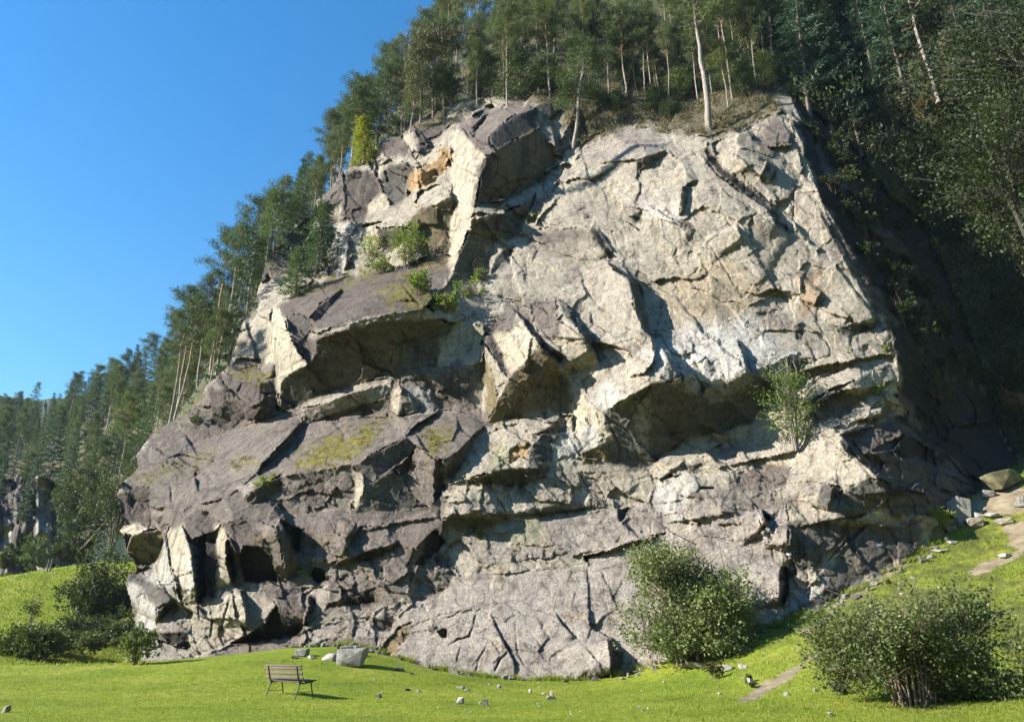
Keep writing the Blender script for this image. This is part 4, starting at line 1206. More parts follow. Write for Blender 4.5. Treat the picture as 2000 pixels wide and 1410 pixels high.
class MB:
    """collects pieces of one mesh"""
    def __init__(s): s.v = []; s.f3 = []; s.f4 = []; s.c = []; s.n = 0
    def add(s, v, f, c=None):
        v = np.asarray(v, float); f = np.asarray(f, int)
        (s.f3 if f.shape[1] == 3 else s.f4).append(f + s.n)
        s.v.append(v); s.c.append(np.full(len(v), .5) if c is None else np.broadcast_to(c, (len(v),))); s.n += len(v)
    def tube(s, pts, radii, sides=6, cap=True):
        pts = np.asarray(pts, float); n = len(pts)
        t = np.gradient(pts, axis=0); t /= np.linalg.norm(t, axis=1, keepdims=True) + 1e-9
        ref = np.where(np.abs(t[:, 2:3]) > .9, np.array([[1.0, 0, 0]]), np.array([[0, 0, 1.0]]))
        a = np.cross(t, ref); a /= np.linalg.norm(a, axis=1, keepdims=True) + 1e-9; b = np.cross(t, a)
        th = np.arange(sides) / sides * 2 * np.pi
        ring = pts[:, None] + np.asarray(radii)[:, None, None] * (np.cos(th)[None, :, None] * a[:, None] + np.sin(th)[None, :, None] * b[:, None])
        i = np.arange(n - 1)[:, None] * sides; j = np.arange(sides)[None]; k = (j + 1) % sides
        s.add(ring.reshape(-1, 3), np.stack([i + j, i + k, i + sides + k, i + sides + j], -1).reshape(-1, 4))
    def leaves(s, pos, dirs, length, width, tone, droop=0.0, r=rs, quad=True):
        """diamond (or plain triangle) leaves at pos, pointing along dirs"""
        n = len(pos)
        d = dirs / (np.linalg.norm(dirs, axis=1, keepdims=True) + 1e-9)
        d = d + np.array([0, 0, -droop]); d /= np.linalg.norm(d, axis=1, keepdims=True) + 1e-9
        w = np.cross(d, r.randn(n, 3)); w /= np.linalg.norm(w, axis=1, keepdims=True) + 1e-9
        L = np.broadcast_to(length, (n,))[:, None] * (.7 + .6 * r.rand(n, 1)); Wd = np.broadcast_to(width, (n,))[:, None] * (.7 + .6 * r.rand(n, 1))
        tone = np.broadcast_to(tone, (n,))
        i = np.arange(n)[:, None]
        if quad:
            v = np.stack([pos, pos + d * L * .5 + w * Wd, pos + d * L, pos + d * L * .5 - w * Wd], 1).reshape(-1, 3)
            s.add(v, i * 4 + np.arange(4)[None], np.repeat(tone, 4))
        else:
            v = np.stack([pos - w * Wd, pos + w * Wd, pos + d * L], 1).reshape(-1, 3)
            s.add(v, i * 3 + np.arange(3)[None], np.repeat(tone, 3))
    def mesh(s, name, mat, smooth_shade=False):
        me = bpy.data.meshes.new(name)
        v = np.concatenate(s.v); c = np.concatenate(s.c)
        f3 = np.concatenate(s.f3) if s.f3 else np.zeros((0, 3), int); f4 = np.concatenate(s.f4) if s.f4 else np.zeros((0, 4), int)
        me.vertices.add(len(v)); me.loops.add(f3.size + f4.size); me.polygons.add(len(f3) + len(f4))
        me.vertices.foreach_set('co', v.astype(np.float32).ravel())
        me.loops.foreach_set('vertex_index', np.r_[f3.ravel(), f4.ravel()].astype(np.int32))
        st = np.r_[np.arange(len(f3)) * 3, f3.size + np.arange(len(f4)) * 4]
        me.polygons.foreach_set('loop_start', st.astype(np.int32))
        me.polygons.foreach_set('loop_total', np.r_[np.full(len(f3), 3), np.full(len(f4), 4)].astype(np.int32))
        me.update(calc_edges=True)
        ca_ = me.color_attributes.new('Col', 'FLOAT_COLOR', 'POINT')
        cc = np.ones((len(v), 4), np.float32); cc[:, 0] = c
        ca_.data.foreach_set('color', cc.ravel())
        if smooth_shade: me.polygons.foreach_set('use_smooth', np.ones(len(me.polygons), bool))
        me.materials.append(mat)
        return me

def link_mesh(name, me, parent=None):
    o = bpy.data.objects.new(name, me); COL.objects.link(o)
    if parent: o.parent = parent
    return o

def bent(r, base, dirn, length, n, sag=0.0, wig=.06):
    """a wandering line of n points from base"""
    t = np.linspace(0, 1, n)[:, None]
    p = base + dirn * length * t + np.array([0, 0, 1.0]) * sag * length * t * t
    return p + np.cumsum(r.randn(n, 3) * wig * length / n, 0) * (t > 0)

def pine_meshes(seed, H=18.0, crown=.5, spread=2.6, lean=0.0, dens=1.0, rad=.19):
    """Scots pine: long bare trunk, reddish upper limbs, clumped flat-topped crown"""
    r = np.random.RandomState(seed)
    t, f, b_ = MB(), MB(), MB()
    n = 12
    z = np.linspace(0, H, n)
    bx, by = np.cumsum(r.randn(n) * .10) + lean * z / H, np.cumsum(r.randn(n) * .10)
    bx -= bx[0]; by -= by[0]
    spine = np.stack([bx, by, z], 1)
    t.tube(np.r_[[spine[0] + [0, 0, -1.2]], spine], np.r_[rad * 1.5, rad * (1.12 - z / H * .95)], 7)
    nb = int(30 * dens)
    for k in range(nb):
        q = 1 - crown * (1 - (k + r.rand()) / nb) ** 1.0
        dead = q < 1 - crown * .86
        c = np.array([np.interp(q * H, z, bx), np.interp(q * H, z, by), q * H])
        a = k * 2.4 + r.rand() * 1.2
        top = (q - (1 - crown)) / crown
        L = spread * (.45 + .75 * math.sin(math.pi * min(1, .18 + .8 * top)) ** .8) * (.6 + .6 * r.rand()) * (1 - .45 * max(0, top - .75) / .25)
        d = np.array([math.cos(a), math.sin(a), -.05 + .75 * top + .2 * r.randn()]); d /= np.linalg.norm(d)
        br = bent(r, c, d, L, 5, .12, .22)
        b_.tube(br, np.linspace(.055, .016, 5) * (1.3 - .5 * q), 4)
        if dead and r.rand() < .7: continue
        m = 4 + int(L * 1.3)
        for j in range(m):
            s_ = .35 + .65 * (j + r.rand()) / m
            cc = np.array([np.interp(s_, np.linspace(0, 1, 5), br[:, i]) for i in range(3)]) + r.randn(3) * [.28, .28, .16] * (.5 + L / 4)
            w = 48
            off = r.randn(w, 3) * [.30, .30, .17]
            f.leaves(cc + off, off * 1.5 + [0, 0, .12] + r.randn(w, 3) * .2, .36, .035, np.clip(r.rand() * .65 + .35 * r.rand(w) + (off[:, 2] > 0) * .1, 0, 1), 0, r, False)
    # dead stubs on the bare trunk
    for k in range(7):
        q = (1 - crown) * (.35 + .65 * r.rand()); a = r.rand() * 6.28
        c = np.array([np.interp(q * H, z, bx), np.interp(q * H, z, by), q * H])
        b_.tube(bent(r, c, np.array([math.cos(a), math.sin(a), .1]), .5 + r.rand() * 1.1, 4, -.1, .2), [.03, .022, .015, .008], 4)
    return t.mesh('pine_trunk', PINE_BARK, True), b_.mesh('pine_limbs', PINE_BARK), f.mesh('pine_crown', PINE_LEAF)

def conifer_meshes(seed, H=18.0, spread=2.8, bare=.12, leaf=SPRUCE_LEAF, droop=.25, thin=1.0, tuft=.40, bark=BARK, rad=.2):
    """spruce or larch: straight stem, tiers of limbs hung with needles, pointed top"""
    r = np.random.RandomState(seed)
    t, f, b_ = MB(), MB(), MB()
    z = np.linspace(0, H, 10)
    bx, by = np.cumsum(r.randn(10) * .05), np.cumsum(r.randn(10) * .05); bx -= bx[0]; by -= by[0]
    t.tube(np.r_[[[0, 0, -1.2]], np.stack([bx, by, z], 1)], np.r_[rad * 1.4, rad * (1.05 - z / H)], 6)
    nb = int(64)
    for k in range(nb):
        q = bare + (1 - bare) * ((k + r.rand()) / nb)
        c = np.array([np.interp(q * H, z, bx), np.interp(q * H, z, by), q * H])
        a = k * 2.399 + r.rand() * .8
        L = spread * (1 - q) ** .75 * (.55 + .6 * r.rand()) + .25
        d = np.array([math.cos(a), math.sin(a), .12 - droop * (1 - q) + .5 * max(0, q - .8)])
        br = bent(r, c, d, L, 4, .12, .12)
        b_.tube(br, [.04 * (1.2 - q), .028 * (1.2 - q), .015, .008], 3)
        m = max(2, int(L * 2.6 * thin))
        for j in range(m):
            s_ = .18 + .85 * (j + r.rand()) / m
            cc = np.array([np.interp(s_, np.linspace(0, 1, 4), br[:, i]) for i in range(3)])
            w = 30
            off = r.randn(w, 3) * [.26, .26, .10] + [0, 0, -.06]
            f.leaves(cc + off, off + d * .35 + [0, 0, -.12], tuft * .85, .05, np.clip(.55 * r.rand() + .45 * r.rand(w), 0, 1), droop * .8, r, False)
    return t.mesh('conifer_trunk', bark, True), b_.mesh('conifer_limbs', bark), f.mesh('conifer_crown', leaf)

def bush_meshes(seed, rx, ry, h, n, leaf_l, leaf_w, leaf, base=.3, stems=16, gap=.35, skirt=0.0, ragged=.25, bark=BARK, per=16, droop=0.0, hollow=.5, lobes=None, spray=.14):
    """many stems out of one stool and leaf sprays through an uneven, gappy volume"""
    r = np.random.RandomState(seed)
    w, f = MB(), MB()
    tips = []
    for k in range(stems):
        a = k * 2.4 + r.rand(); el = .35 + .65 * r.rand()
        tip = np.array([.7, .7, 1]) * np.array([rx * math.cos(a) * (1.15 - el * .75) * (.4 + .6 * r.rand()), ry * math.sin(a) * (1.15 - el * .75) * (.4 + .6 * r.rand()), h * (.45 + .5 * el)])
        b0 = np.array([math.cos(a), math.sin(a), 0]) * base * r.rand() - [0, 0, .25]
        t_ = np.linspace(0, 1, 6)[:, None]
        p = b0 * (1 - t_) + tip * t_ + np.array([0, 0, 1]) * h * .14 * np.sin(t_ * math.pi) + np.cumsum(r.randn(6, 3) * .03 * h, 0) * t_
        w.tube(p, np.linspace(.011, .003, 6) * h, 5)
        for j in range(5):
            q = p[2 + j % 4]; e = q + r.randn(3) * [rx * .3, ry * .3, h * .15] + [0, 0, h * .08]
            w.tube(np.array([q, (q + e) / 2 + r.randn(3) * .03 * h, e]), [.005 * h, .0035 * h, .0015 * h], 4)
    made = 0; tries = 0
    if lobes is None: lobes = [(0, 0, .52, 1, 1, .5)]
    lw_ = np.array([l[3] * l[4] * l[5] for l in lobes]) ** .8; lw_ = lw_ / lw_.sum()
    lob = r.randn(9, 3); lob /= np.linalg.norm(lob, axis=1, keepdims=True); la = r.rand(9) * ragged * 2.2 - ragged * .4
    while made < n and tries < n * 12:
        tries += 1
        l = lobes[r.choice(len(lobes), p=lw_)]
        d = r.randn(3); d /= np.linalg.norm(d)
        rr = (hollow + (1 - hollow) * r.rand()) ** .8
        env = .8 + sum(la[i] * max(0, d @ lob[i]) ** 7 for i in range(9)) + ragged * .8 * mnoise.noise(Vector(d * 3.1) + Vector((seed, l[0] * 9, 0)))
        c = np.array([(l[0] + d[0] * l[3] * rr * env) * rx, (l[1] + d[1] * l[4] * rr * env) * ry, (l[2] + d[2] * l[5] * rr * env) * h])
        if c[2] < skirt * h + .05: continue
        if mnoise.noise(Vector(c * (2.2 / max(rx, .3))) + Vector((0, seed * 1.7, 0))) < -gap * .6: continue
        made += per
        out = np.array([d[0], d[1], d[2] * .6 + .45]); L = spray * max(rx, h) * (.5 + r.rand())
        e = c + out * L
        if r.rand() < .35: w.tube(np.array([c - out * L * .8, e]), [.0028 * h, .0012 * h], 3)
        s_ = r.rand(per, 1)
        pos = c + (e - c) * s_ + r.randn(per, 3) * .04 * max(rx, h) * (1.2 - s_ * .8)
        tn = .5 + .55 * mnoise.noise(Vector(c * 1.1) + Vector((seed, 3, 0))) + .25 * (r.rand() - .5)
        f.leaves(pos, r.randn(per, 3) * .8 + out * .9, leaf_l, leaf_w, np.clip(tn + .3 * (r.rand(per) - .5), 0, 1), droop, r)
    return w.mesh('bush_stems', bark), f.mesh('bush_leaves', leaf)

def plant(name, parts, loc, label, cat, group=None, scale=1.0, rz=0.0, tilt=(0, 0)):
    """a plant standing at loc; parts = (part name, mesh) pairs"""
    root = empty(name, loc, rz)
    root.rotation_euler = (tilt[0], tilt[1], rz); root.scale = (scale, scale, scale) if np.isscalar(scale) else scale
    tag(root, label, cat, group)
    for pn, me in parts:
        o = link_mesh(pn, me, root)
        if pn != 'trunk': o['kind'] = 'stuff'           # needles, leaves and twigs nobody could count
    return root

# ------------------------------------------------------------------ the forest
PINES = [list(zip(('trunk', 'limbs', 'crown'), pine_meshes(40 + k, 18, cr, sp, ln, dn))) for k, (cr, sp, ln, dn) in enumerate(((.42, 2.5, 0, .95), (.36, 2.8, .8, .9), (.52, 2.3, -.5, 1.05), (.46, 2.9, .3, 1.0), (.32, 2.5, -1.0, .8), (.6, 2.4, .2, 1.15)))]
SPRUCES = [list(zip(('trunk', 'limbs', 'crown'), conifer_meshes(60 + k, 18, sp, br, SPRUCE_LEAF, .3))) for k, (sp, br) in enumerate(((2.7, .1), (3.2, .16), (2.4, .06)))]
LARCHES = [list(zip(('trunk', 'limbs', 'crown'), conifer_meshes(70 + k, 18, sp, br, LARCH_LEAF, .12, .8, .42))) for k, (sp, br) in enumerate(((3.2, .14), (3.6, .2), (2.7, .1)))]
fr = np.random.RandomState(99)
grid = {}
def free(x, y, d):
    cx, cy = int(x // 6), int(y // 6)
    for i in (-1, 0, 1):
        for j in (-1, 0, 1):
            for (px, py) in grid.get((cx + i, cy + j), ()):
                if (px - x) ** 2 + (py - y) ** 2 < d * d: return False
    return True
trees = []
N_ = 90000
X_, Y_ = fr.uniform(-230, 95, N_), fr.uniform(42, 260, N_)
Pn = np.stack([X_, Y_, hill_z(X_, Y_)], 1)
u_, v_, d_ = pix(Pn)
ok = (d_ > 50) & (u_ > -130) & (u_ < 2150) & (v_ < 1150) & (v_ > -170) & ~((v_ > 1040) & (u_ < 230))
for up_ in (0, 3, 7, 12, 16):
    ok &= ~before_cliff(Pn + np.array([0, 0, up_]), 1.0)
for x, y, p, u, v, d in zip(X_[ok], Y_[ok], Pn[ok], u_[ok], v_[ok], d_[ok]):
    zone = 'left' if u < 640 and d > 88 else 'gully' if u > 1470 else 'ridge'
    if zone == 'left' and d > 250 or zone == 'ridge' and d > 150: continue
    if u < 112 and v > 930 and d < 128: continue
    if v < -40 and zone != 'ridge' or u < 330 and d < 98: continue
    sp_ = {'left': 3.7, 'ridge': 3.3, 'gully': 3.3}[zone] + (1.2 if d > 150 else 0)
    if not free(x, y, sp_): continue
    grid.setdefault((int(x // 6), int(y // 6)), []).append((x, y))
    trees.append((d, u, v, p, zone))
trees = [t for t in trees if t[4] != 'gully' or t[1] < 1500]
grid.clear()
for t in trees: grid.setdefault((int(t[3][0] // 6), int(t[3][1] // 6)), []).append((t[3][0], t[3][1]))
for _ in range(6000):
    u, v = fr.uniform(1560, 2180), fr.uniform(-90, 400)
    if v > GV[0] and u < 2070 and MASK[int((v - GV[0]) / STEP), int((u - GU[0]) / STEP)]: continue
    d = gully_depth(u, v); p = at(u, v, d)
    if not free(p[0], p[1], 2.4): continue
    grid.setdefault((int(p[0] // 6), int(p[1] // 6)), []).append((p[0], p[1]))
    trees.append((d, u, v, p, 'gully'))
for k in range(40):                                       # tall dark row behind the rock face's point, added to shade the gully
    u, v = 1455 + 5 * k + fr.uniform(-4, 4), fr.uniform(70, 165) + max(0, k - 12) * 5
    d = hill_depth(u, v) if u < 1510 else gully_depth(u, v)
    if v > GV[0] and MASK[int((v - GV[0]) / STEP), int((u - GU[0]) / STEP)]: continue
    trees.append((d, u, v, at(u, v, d), 'gully'))
trees.sort(key=lambda a: a[0])
count = dict(left=0, ridge=0, gully=0)
LIMIT = dict(left=260, ridge=170, gully=190)
WORD = dict(pine=('tall bare-stemmed pine', 'tall bare-stemmed pines'), spruce=('narrow pointed spruce', 'narrow pointed spruces'), larch=('soft feathery larch', 'soft feathery larches'))
def where(zone, u, v, d):
    if zone == 'gully':
        return 'in the deep shade beyond the right edge of the cliff' if u > 1700 else 'close behind the pointed top of the big rock face'
    if zone == 'ridge':
        return 'on the skyline above the cream overhanging buttress' if u < 900 else 'among the trunks on the slope above the leaning pine' if u < 1250 else 'among the trunks on the slope behind the pale lone pine'
    if v > 800: return 'on the lower slope near the far dark crag' if u < 200 else 'low on the slope next to the brown cliff prow'
    if u < 330: return 'in the hazy forest along the far lower ridge'
    return 'on the steep skyline beside the upper left cliff edge'
for d, u, v, p, zone in trees:
    if count[zone] >= LIMIT[zone]: continue
    count[zone] += 1
    k = fr.rand()
    if zone == 'ridge': kind = 'pine' if k < .9 else 'spruce'
    elif zone == 'left': kind = 'larch' if k < .38 else 'pine' if k < .70 else 'spruce'
    else: kind = 'spruce' if k < .8 else 'pine'
    lib = dict(pine=PINES, spruce=SPRUCES, larch=LARCHES)[kind]
    parts = lib[fr.randint(len(lib))]
    s_ = fr.uniform(.62, 1.0) * dict(left=.95, ridge=.98, gully=1.32)[zone]
    if fr.rand() < .15: s_ *= .6
    w_ = where(zone, u, v, d)
    plant(kind + '_tree', parts, p - [0, 0, .15], WORD[kind][0] + ' ' + w_, kind + ' tree', WORD[kind][1] + ' ' + w_, (s_ * fr.uniform(.62, .92), s_ * fr.uniform(.62, .92), s_), fr.uniform(0, 6.28), (fr.uniform(-.05, .05), fr.uniform(-.05, .05)))
RIM = [(915, 205), (962, 196), (985, 200), (1030, 190), (1052, 182), (1090, 188), (1150, 190), (1172, 178), (1190, 205), (1215, 180), (1245, 190), (1262, 205), (1290, 200), (1310, 220), (1345, 190), (1365, 210),
       (1410, 170), (1432, 200), (1452, 165), (1478, 150), (1495, 165), (1512, 150), (880, 218), (845, 235), (820, 250), (1140, 175), (1325, 195), (1276, 200), (1480, 178)]
for k, (u, v) in enumerate(RIM):
    s_ = fr.uniform(.55, .95); j = fr.randint(len(PINES))
    side = 'left of the leaning pine' if u < 1110 else 'between the leaning pine and the pale lone pine' if u < 1380 else 'right of the pale lone pine'
    plant('pine_tree', PINES[j], on_cliff(u, v, 1.0), 'slim pine on the cliff rim ' + side, 'pine tree', 'slim pines on the rim ' + side, (s_ * .6, s_ * .6, s_), fr.uniform(0, 6.28), (fr.uniform(-.06, .06), fr.uniform(-.06, .06)))
print('trees', len(trees), count)
HAZE = 0.00011
# ------------------------------------------------------------------ single trees, saplings and bushes
def set_plant(name, parts, u, v, label, cat, height, mesh_h, back=.3, rz=0.0, tilt=(0, 0), group=None, wide=1.0, hill_=False, place=None):
    """stand a plant on the rock at photo pixel (u, v)"""
    p = Vector(on_cliff(u, v, back)) if place is None else Vector(place)
    s = height / mesh_h
    return plant(name, parts, p, label, cat, group, (s * wide, s * wide, s), rz, tilt)

def with_bark(parts, mat):
    out = []
    for pn, me in parts:
        if pn != 'crown' and pn != 'leaves':
            me = me.copy(); me.materials.clear(); me.materials.append(mat)
        out.append((pn, me))
    return out
lone = with_bark(list(zip(('trunk', 'limbs', 'crown'), pine_meshes(141, 19, .34, 2.8, -.2, .9, .30))), PALE_BARK)
set_plant('pine_tree', lone, 1386, 264, 'big pale straight pine trunk standing alone on the rim of the cliff', 'pine tree', 19, 19, 1.2, .6)
lean = with_bark(list(zip(('trunk', 'limbs', 'crown'), pine_meshes(142, 15, .62, 3.0, .7, .9, .20))), PALE_BARK)
set_plant('pine_tree', lean, 1118, 299, 'slender pale pine rooted on the cliff edge, leaning right over the shaded block', 'pine tree', 15, 15, .6, 0, (0, .05))
young = [list(zip(('trunk', 'limbs', 'crown'), pine_meshes(150 + k, 6, .92, 1.7, 0, 1.0, .07))) for k in range(3)]
for k, (u, v, h, lb) in enumerate([(1420, 190, 6.5, 'young bushy pine just right of the pale lone trunk on the rim'), (1330, 205, 5.0, 'low bushy pine just left of the pale lone trunk'), (1010, 205, 7, 'young pine on top of the dark capped block'),
                                  (1230, 185, 4.5, 'small pine among heather between the two pale trunks'), (940, 200, 6, 'young pine at the left end of the dark capped block'), (870, 225, 6, 'young pine on the rim above the orange recess'),
                                  (1075, 195, 5.5, 'young pine close left of the leaning pine'),
                                  (1165, 222, 3.6, 'small bushy pine right beside the foot of the leaning pine'), (1205, 228, 3.2, 'second small pine right of the leaning pine, by the heather'), (1275, 232, 3.8, 'small pine on the soil strip above the flat roof flake'), (1305, 245, 3.0, 'lowest small pine on the soil strip left of the pale trunk'),
                                  (1452, 200, 4.2, 'small dense pine on the slope right of the pale lone trunk'), (1505, 180, 4.6, 'small pine close behind the tip of the big rock face')]):
    set_plant('pine_tree', young[k % 3], u, v, lb, 'pine tree', h, 6, 1.5, k * 1.3)
gaunt = list(zip(('trunk', 'limbs', 'crown'), conifer_meshes(160, 14, 4.2, .12, LARCH_LEAF, .12, .45, .4, DEAD_WOOD, .16)))
set_plant('larch_tree', gaunt, 515, 580, 'gaunt dark larch with bare spreading limbs against the sky at the left cliff edge', 'larch tree', 13, 14, 4.0, .4)
set_plant('larch_tree', gaunt, 735, 290, 'half dead larch reaching out to the left above the cream rock face', 'larch tree', 11, 14, 4.0, 2.0, (0, -.25))
yl = list(zip(('trunk', 'limbs', 'crown'), conifer_meshes(161, 6, 1.5, .08, YELLOW_LARCH_LEAF, .1, 1.0, .3)))
set_plant('larch_tree', yl, 708, 330, 'small yellow-green larch on the shoulder left of the jagged dark crag', 'larch tree', 7, 6, .8, 0)
gl = list(zip(('trunk', 'limbs', 'crown'), conifer_meshes(162, 9, 2.6, .05, LARCH_LEAF, .15, .9, .34)))
set_plant('larch_tree', gl, 618, 545, 'green larch in the niche beside the tall white rock panel', 'larch tree', 9, 9, .6, 0)
set_plant('larch_tree', gl, 575, 585, 'low green larch at the left end of the mossy dark slab', 'larch tree', 5.5, 9, .6, 2.2)

def bush(name, u, v, label, cat, seed, rx, h, n, leaf, ll, lw, where_=None, ry=None, **kw):
    g = kw.pop('group', None); pl = kw.pop('place', None); back = kw.pop('back', .25)
    p = Vector(pl) if pl is not None else (ground(u, v) if where_ == 'meadow' else Vector(on_cliff(u, v, back)))
    st, lf = bush_meshes(seed, rx, ry or rx * .85, h, n, ll, lw, leaf, **kw)
    return plant(name, [('stems', st), ('leaves', lf)], p, label, cat, g)
bush('birch_sapling', 795, 527, 'airy yellow-green birch sapling on the ledge below the cream buttress', 'birch', 301, 1.5, 4.6, 2600, BIRCH_LEAF, .16, .055, stems=7, gap=.15, skirt=.18, ragged=.5, hollow=.1)
bush('birch_sapling', 722, 520, 'thin yellow birch sapling before the white rock panel', 'birch', 302, 1.1, 4.0, 1100, BIRCH_LEAF, .15, .05, stems=5, gap=.1, skirt=.15, ragged=.5, hollow=.1)
bush('shrub', 745, 535, 'low bright shrub at the foot of the thin yellow birch', 'shrub', 303, 1.6, 1.5, 1500, BIRCH_LEAF, .15, .055, hollow=.1, skirt=-.1)
bush('shrub', 815, 580, 'light green shrub hanging over the mossy slab below the birch', 'shrub', 304, 1.1, 2.2, 1400, BIRCH_LEAF, .16, .06, hollow=.1, skirt=-.1)
bush('shrub', 868, 615, 'round fresh green shrub at the right end of the shaded overhang', 'shrub', 305, 1.4, 1.9, 1700, BIRCH_LEAF, .16, .06, hollow=.1, skirt=-.1)
bush('shrub', 915, 585, 'sparse pale shrub on the ledge left of the big rock face', 'shrub', 306, 1.5, 1.7, 1000, BIRCH_LEAF, .14, .05, hollow=.1, skirt=-.1, gap=.1)
bush('shrub', 938, 555, 'small yellow shrub below the dark foot of the cream buttress', 'shrub', 307, .8, 1.6, 800, BIRCH_LEAF, .14, .05, hollow=.1, skirt=-.1)
bush('shrub', 1043, 437, 'tiny shrub in the cleft at the left edge of the big rock face', 'shrub', 308, .7, 1.2, 400, BIRCH_LEAF, .16, .05, hollow=.1, skirt=-.1)
bush('shrub', 512, 968, 'little rowan with orange leaves tucked under the dark roof block', 'shrub', 309, .75, 1.5, 600, BIRCH_LEAF, .15, .055, hollow=.1, skirt=-.1)
bush('shrub', 937, 1056, 'tiny green fern tuft on the ledge under the long crack', 'fern', 310, .35, .8, 260, BIRCH_LEAF, .12, .04, hollow=.0, skirt=-.1)
bush('shrub', 402, 1014, 'dark green tuft on the brown bulge above the hollows', 'shrub', 311, .6, .6, 350, DARK_LEAF, .12, .045, hollow=.0, skirt=-.1)
bush('shrub', 1732, 693, 'tuft of bright leaves at the right tip of the big rock face', 'shrub', 312, .5, .8, 300, BIRCH_LEAF, .12, .045, hollow=.0, skirt=-.1)
bush('shrub', 1655, 712, 'trailing plant under the lower rim of the big rock face', 'shrub', 313, .8, .9, 350, BIRCH_LEAF, .12, .045, hollow=.0, skirt=-.1)
bush('shrub', 383, 838, 'small green tuft beside the pale wedge on the left skyline', 'shrub', 314, .7, 1.4, 400, DARK_LEAF, .14, .05, hollow=.0, skirt=-.1)
bush('shrub', 1715, 775, 'yellow herbs growing between the stacked ledges at the right', 'shrub', 315, .7, .8, 350, BIRCH_LEAF, .12, .04, hollow=.0, skirt=-.1)
bush('shrub', 600, 1130, 'fern clump in the dark cleft of the lower rocks', 'fern', 316, .6, .7, 300, BIRCH_LEAF, .14, .04, hollow=.0, skirt=-.1)
bush('small_tree', 1556, 872, 'small leafy tree growing out of the rock right of the olive overhang', 'tree', 320, 1.25, 5.6, 3300, leaf_material('alder_leaves', (.07, .12, .02), (.19, .25, .045), .4, .1), .13, .05, stems=6, gap=.22, skirt=.05, ragged=.5, hollow=.15, back=-.3, bark=PALE_BARK)
def lumps(seed, masses, n, size):
    """small leafy lumps gathered into a few masses (offset, height, spread)"""
    r = np.random.RandomState(seed); out = []
    for k in range(n):
        x, z, sp_ = masses[k % len(masses)]
        d = r.randn(3); d /= np.linalg.norm(d)
        out.append((x + d[0] * sp_ * .62, d[1] * .55, max(.14, z + d[2] * sp_ * .42), size * r.uniform(.7, 1.35), size * 1.25, size * r.uniform(.6, 1.1) * .8))
    return out
# the bushes on the meadow
bush('bush', 1352, 1290, 'big round grey-green bush standing against the foot of the pinkish slab', 'bush', 330, 3.1, 5.7, 30000, BUSH_LEAF, .15, .05, 'meadow', stems=26, gap=.45, skirt=.06, ragged=.5, base=1.0, hollow=.2, ry=2.6, spray=.12, lobes=lumps(3, [(-.35, .62, .55), (.15, .5, .6), (.55, .45, .5), (-.1, .28, .8), (-.45, .16, .5), (.3, .16, .6)], 22, .30))
bush('bush', 1790, 1378, 'wide loose bush with dark stems on the rough bank at the lower right', 'bush', 331, 2.9, 3.1, 27000, BANK_LEAF, .105, .034, 'meadow', stems=34, gap=.30, skirt=.0, ragged=.6, base=.7, hollow=.15, ry=2.2, spray=.2, lobes=lumps(4, [(-.55, .5, .42), (-.1, .6, .5), (.4, .58, .5), (.75, .42, .35), (0, .25, .9), (-.4, .15, .6), (.35, .14, .7)], 28, .27), droop=.1)
bush('shrub', 1236, 1296, 'fresh yellow-green shrub in the nook left of the big round bush', 'shrub', 332, .55, .95, 700, BIRCH_LEAF, .13, .05, 'meadow', hollow=.1, skirt=-.1)
bush('herb_tuft', 1402, 1326, 'brownish herb tuft by the white stones', 'plant', 333, .55, .65, 500, RUST_LEAF, .12, .035, 'meadow', hollow=.0, skirt=-.1)
bush('grass_tussock', 1826, 1046, 'thick bright grass tussock left of the upright grey boulder', 'grass tussock', 334, 1.0, 1.5, 2200, GRASS_LEAF, .30, .022, 'meadow', hollow=.1, skirt=-.2, stems=3)
bush('herb_tuft', 1640, 1358, 'dark herb tuft on the bank left of the wide loose bush', 'plant', 335, .45, .4, 420, DARK_LEAF, .1, .03, 'meadow', hollow=.0, skirt=-.1)
bush('small_tree', 185, 1232, 'round dark little tree with a crooked trunk left of the cliff', 'tree', 340, 3.6, 5.6, 12000, DARK_LEAF, .22, .08, 'meadow', stems=7, gap=.4, skirt=.22, ragged=.35, hollow=.3, ry=3.0)
bush('shrub', 60, 1286, 'low dark shrub row at the left edge of the meadow', 'shrub', 341, 3.4, 2.0, 7000, DARK_LEAF, .18, .06, 'meadow', stems=16, gap=.3, skirt=-.1, ragged=.5, hollow=.1, ry=2.0)
bush('shrub', 140, 1282, 'low dark shrub under the round little tree', 'shrub', 342, 2.2, 1.6, 4000, DARK_LEAF, .18, .06, 'meadow', stems=12, gap=.3, skirt=-.1, ragged=.5, hollow=.1)
bush('shrub', 225, 1262, 'shaded shrub between the little tree and the pale cliff corner', 'shrub', 343, 2.4, 2.6, 4500, DARK_LEAF, .18, .06, 'meadow', stems=12, gap=.3, skirt=-.1, ragged=.4, hollow=.1)
bush('shrub', 262, 1298, 'small leafy shrub at the very foot of the pale cliff corner', 'shrub', 344, .9, 1.7, 2200, BUSH_LEAF, .14, .05, 'meadow', hollow=.1, skirt=-.1)
bush('shrub', 55, 1236, 'thin upright weed above the low shrub row', 'shrub', 345, .8, 3.2, 500, DARK_LEAF, .16, .05, 'meadow', stems=4, hollow=.0, skirt=.1, gap=.1)
bush('shrub', 150, 1240, 'bramble patch on the slope behind the round little tree', 'shrub', 346, 2.6, 1.5, 2500, DARK_LEAF, .18, .06, 'meadow', hollow=.1, skirt=-.1)

hr_ = np.random.RandomState(31)
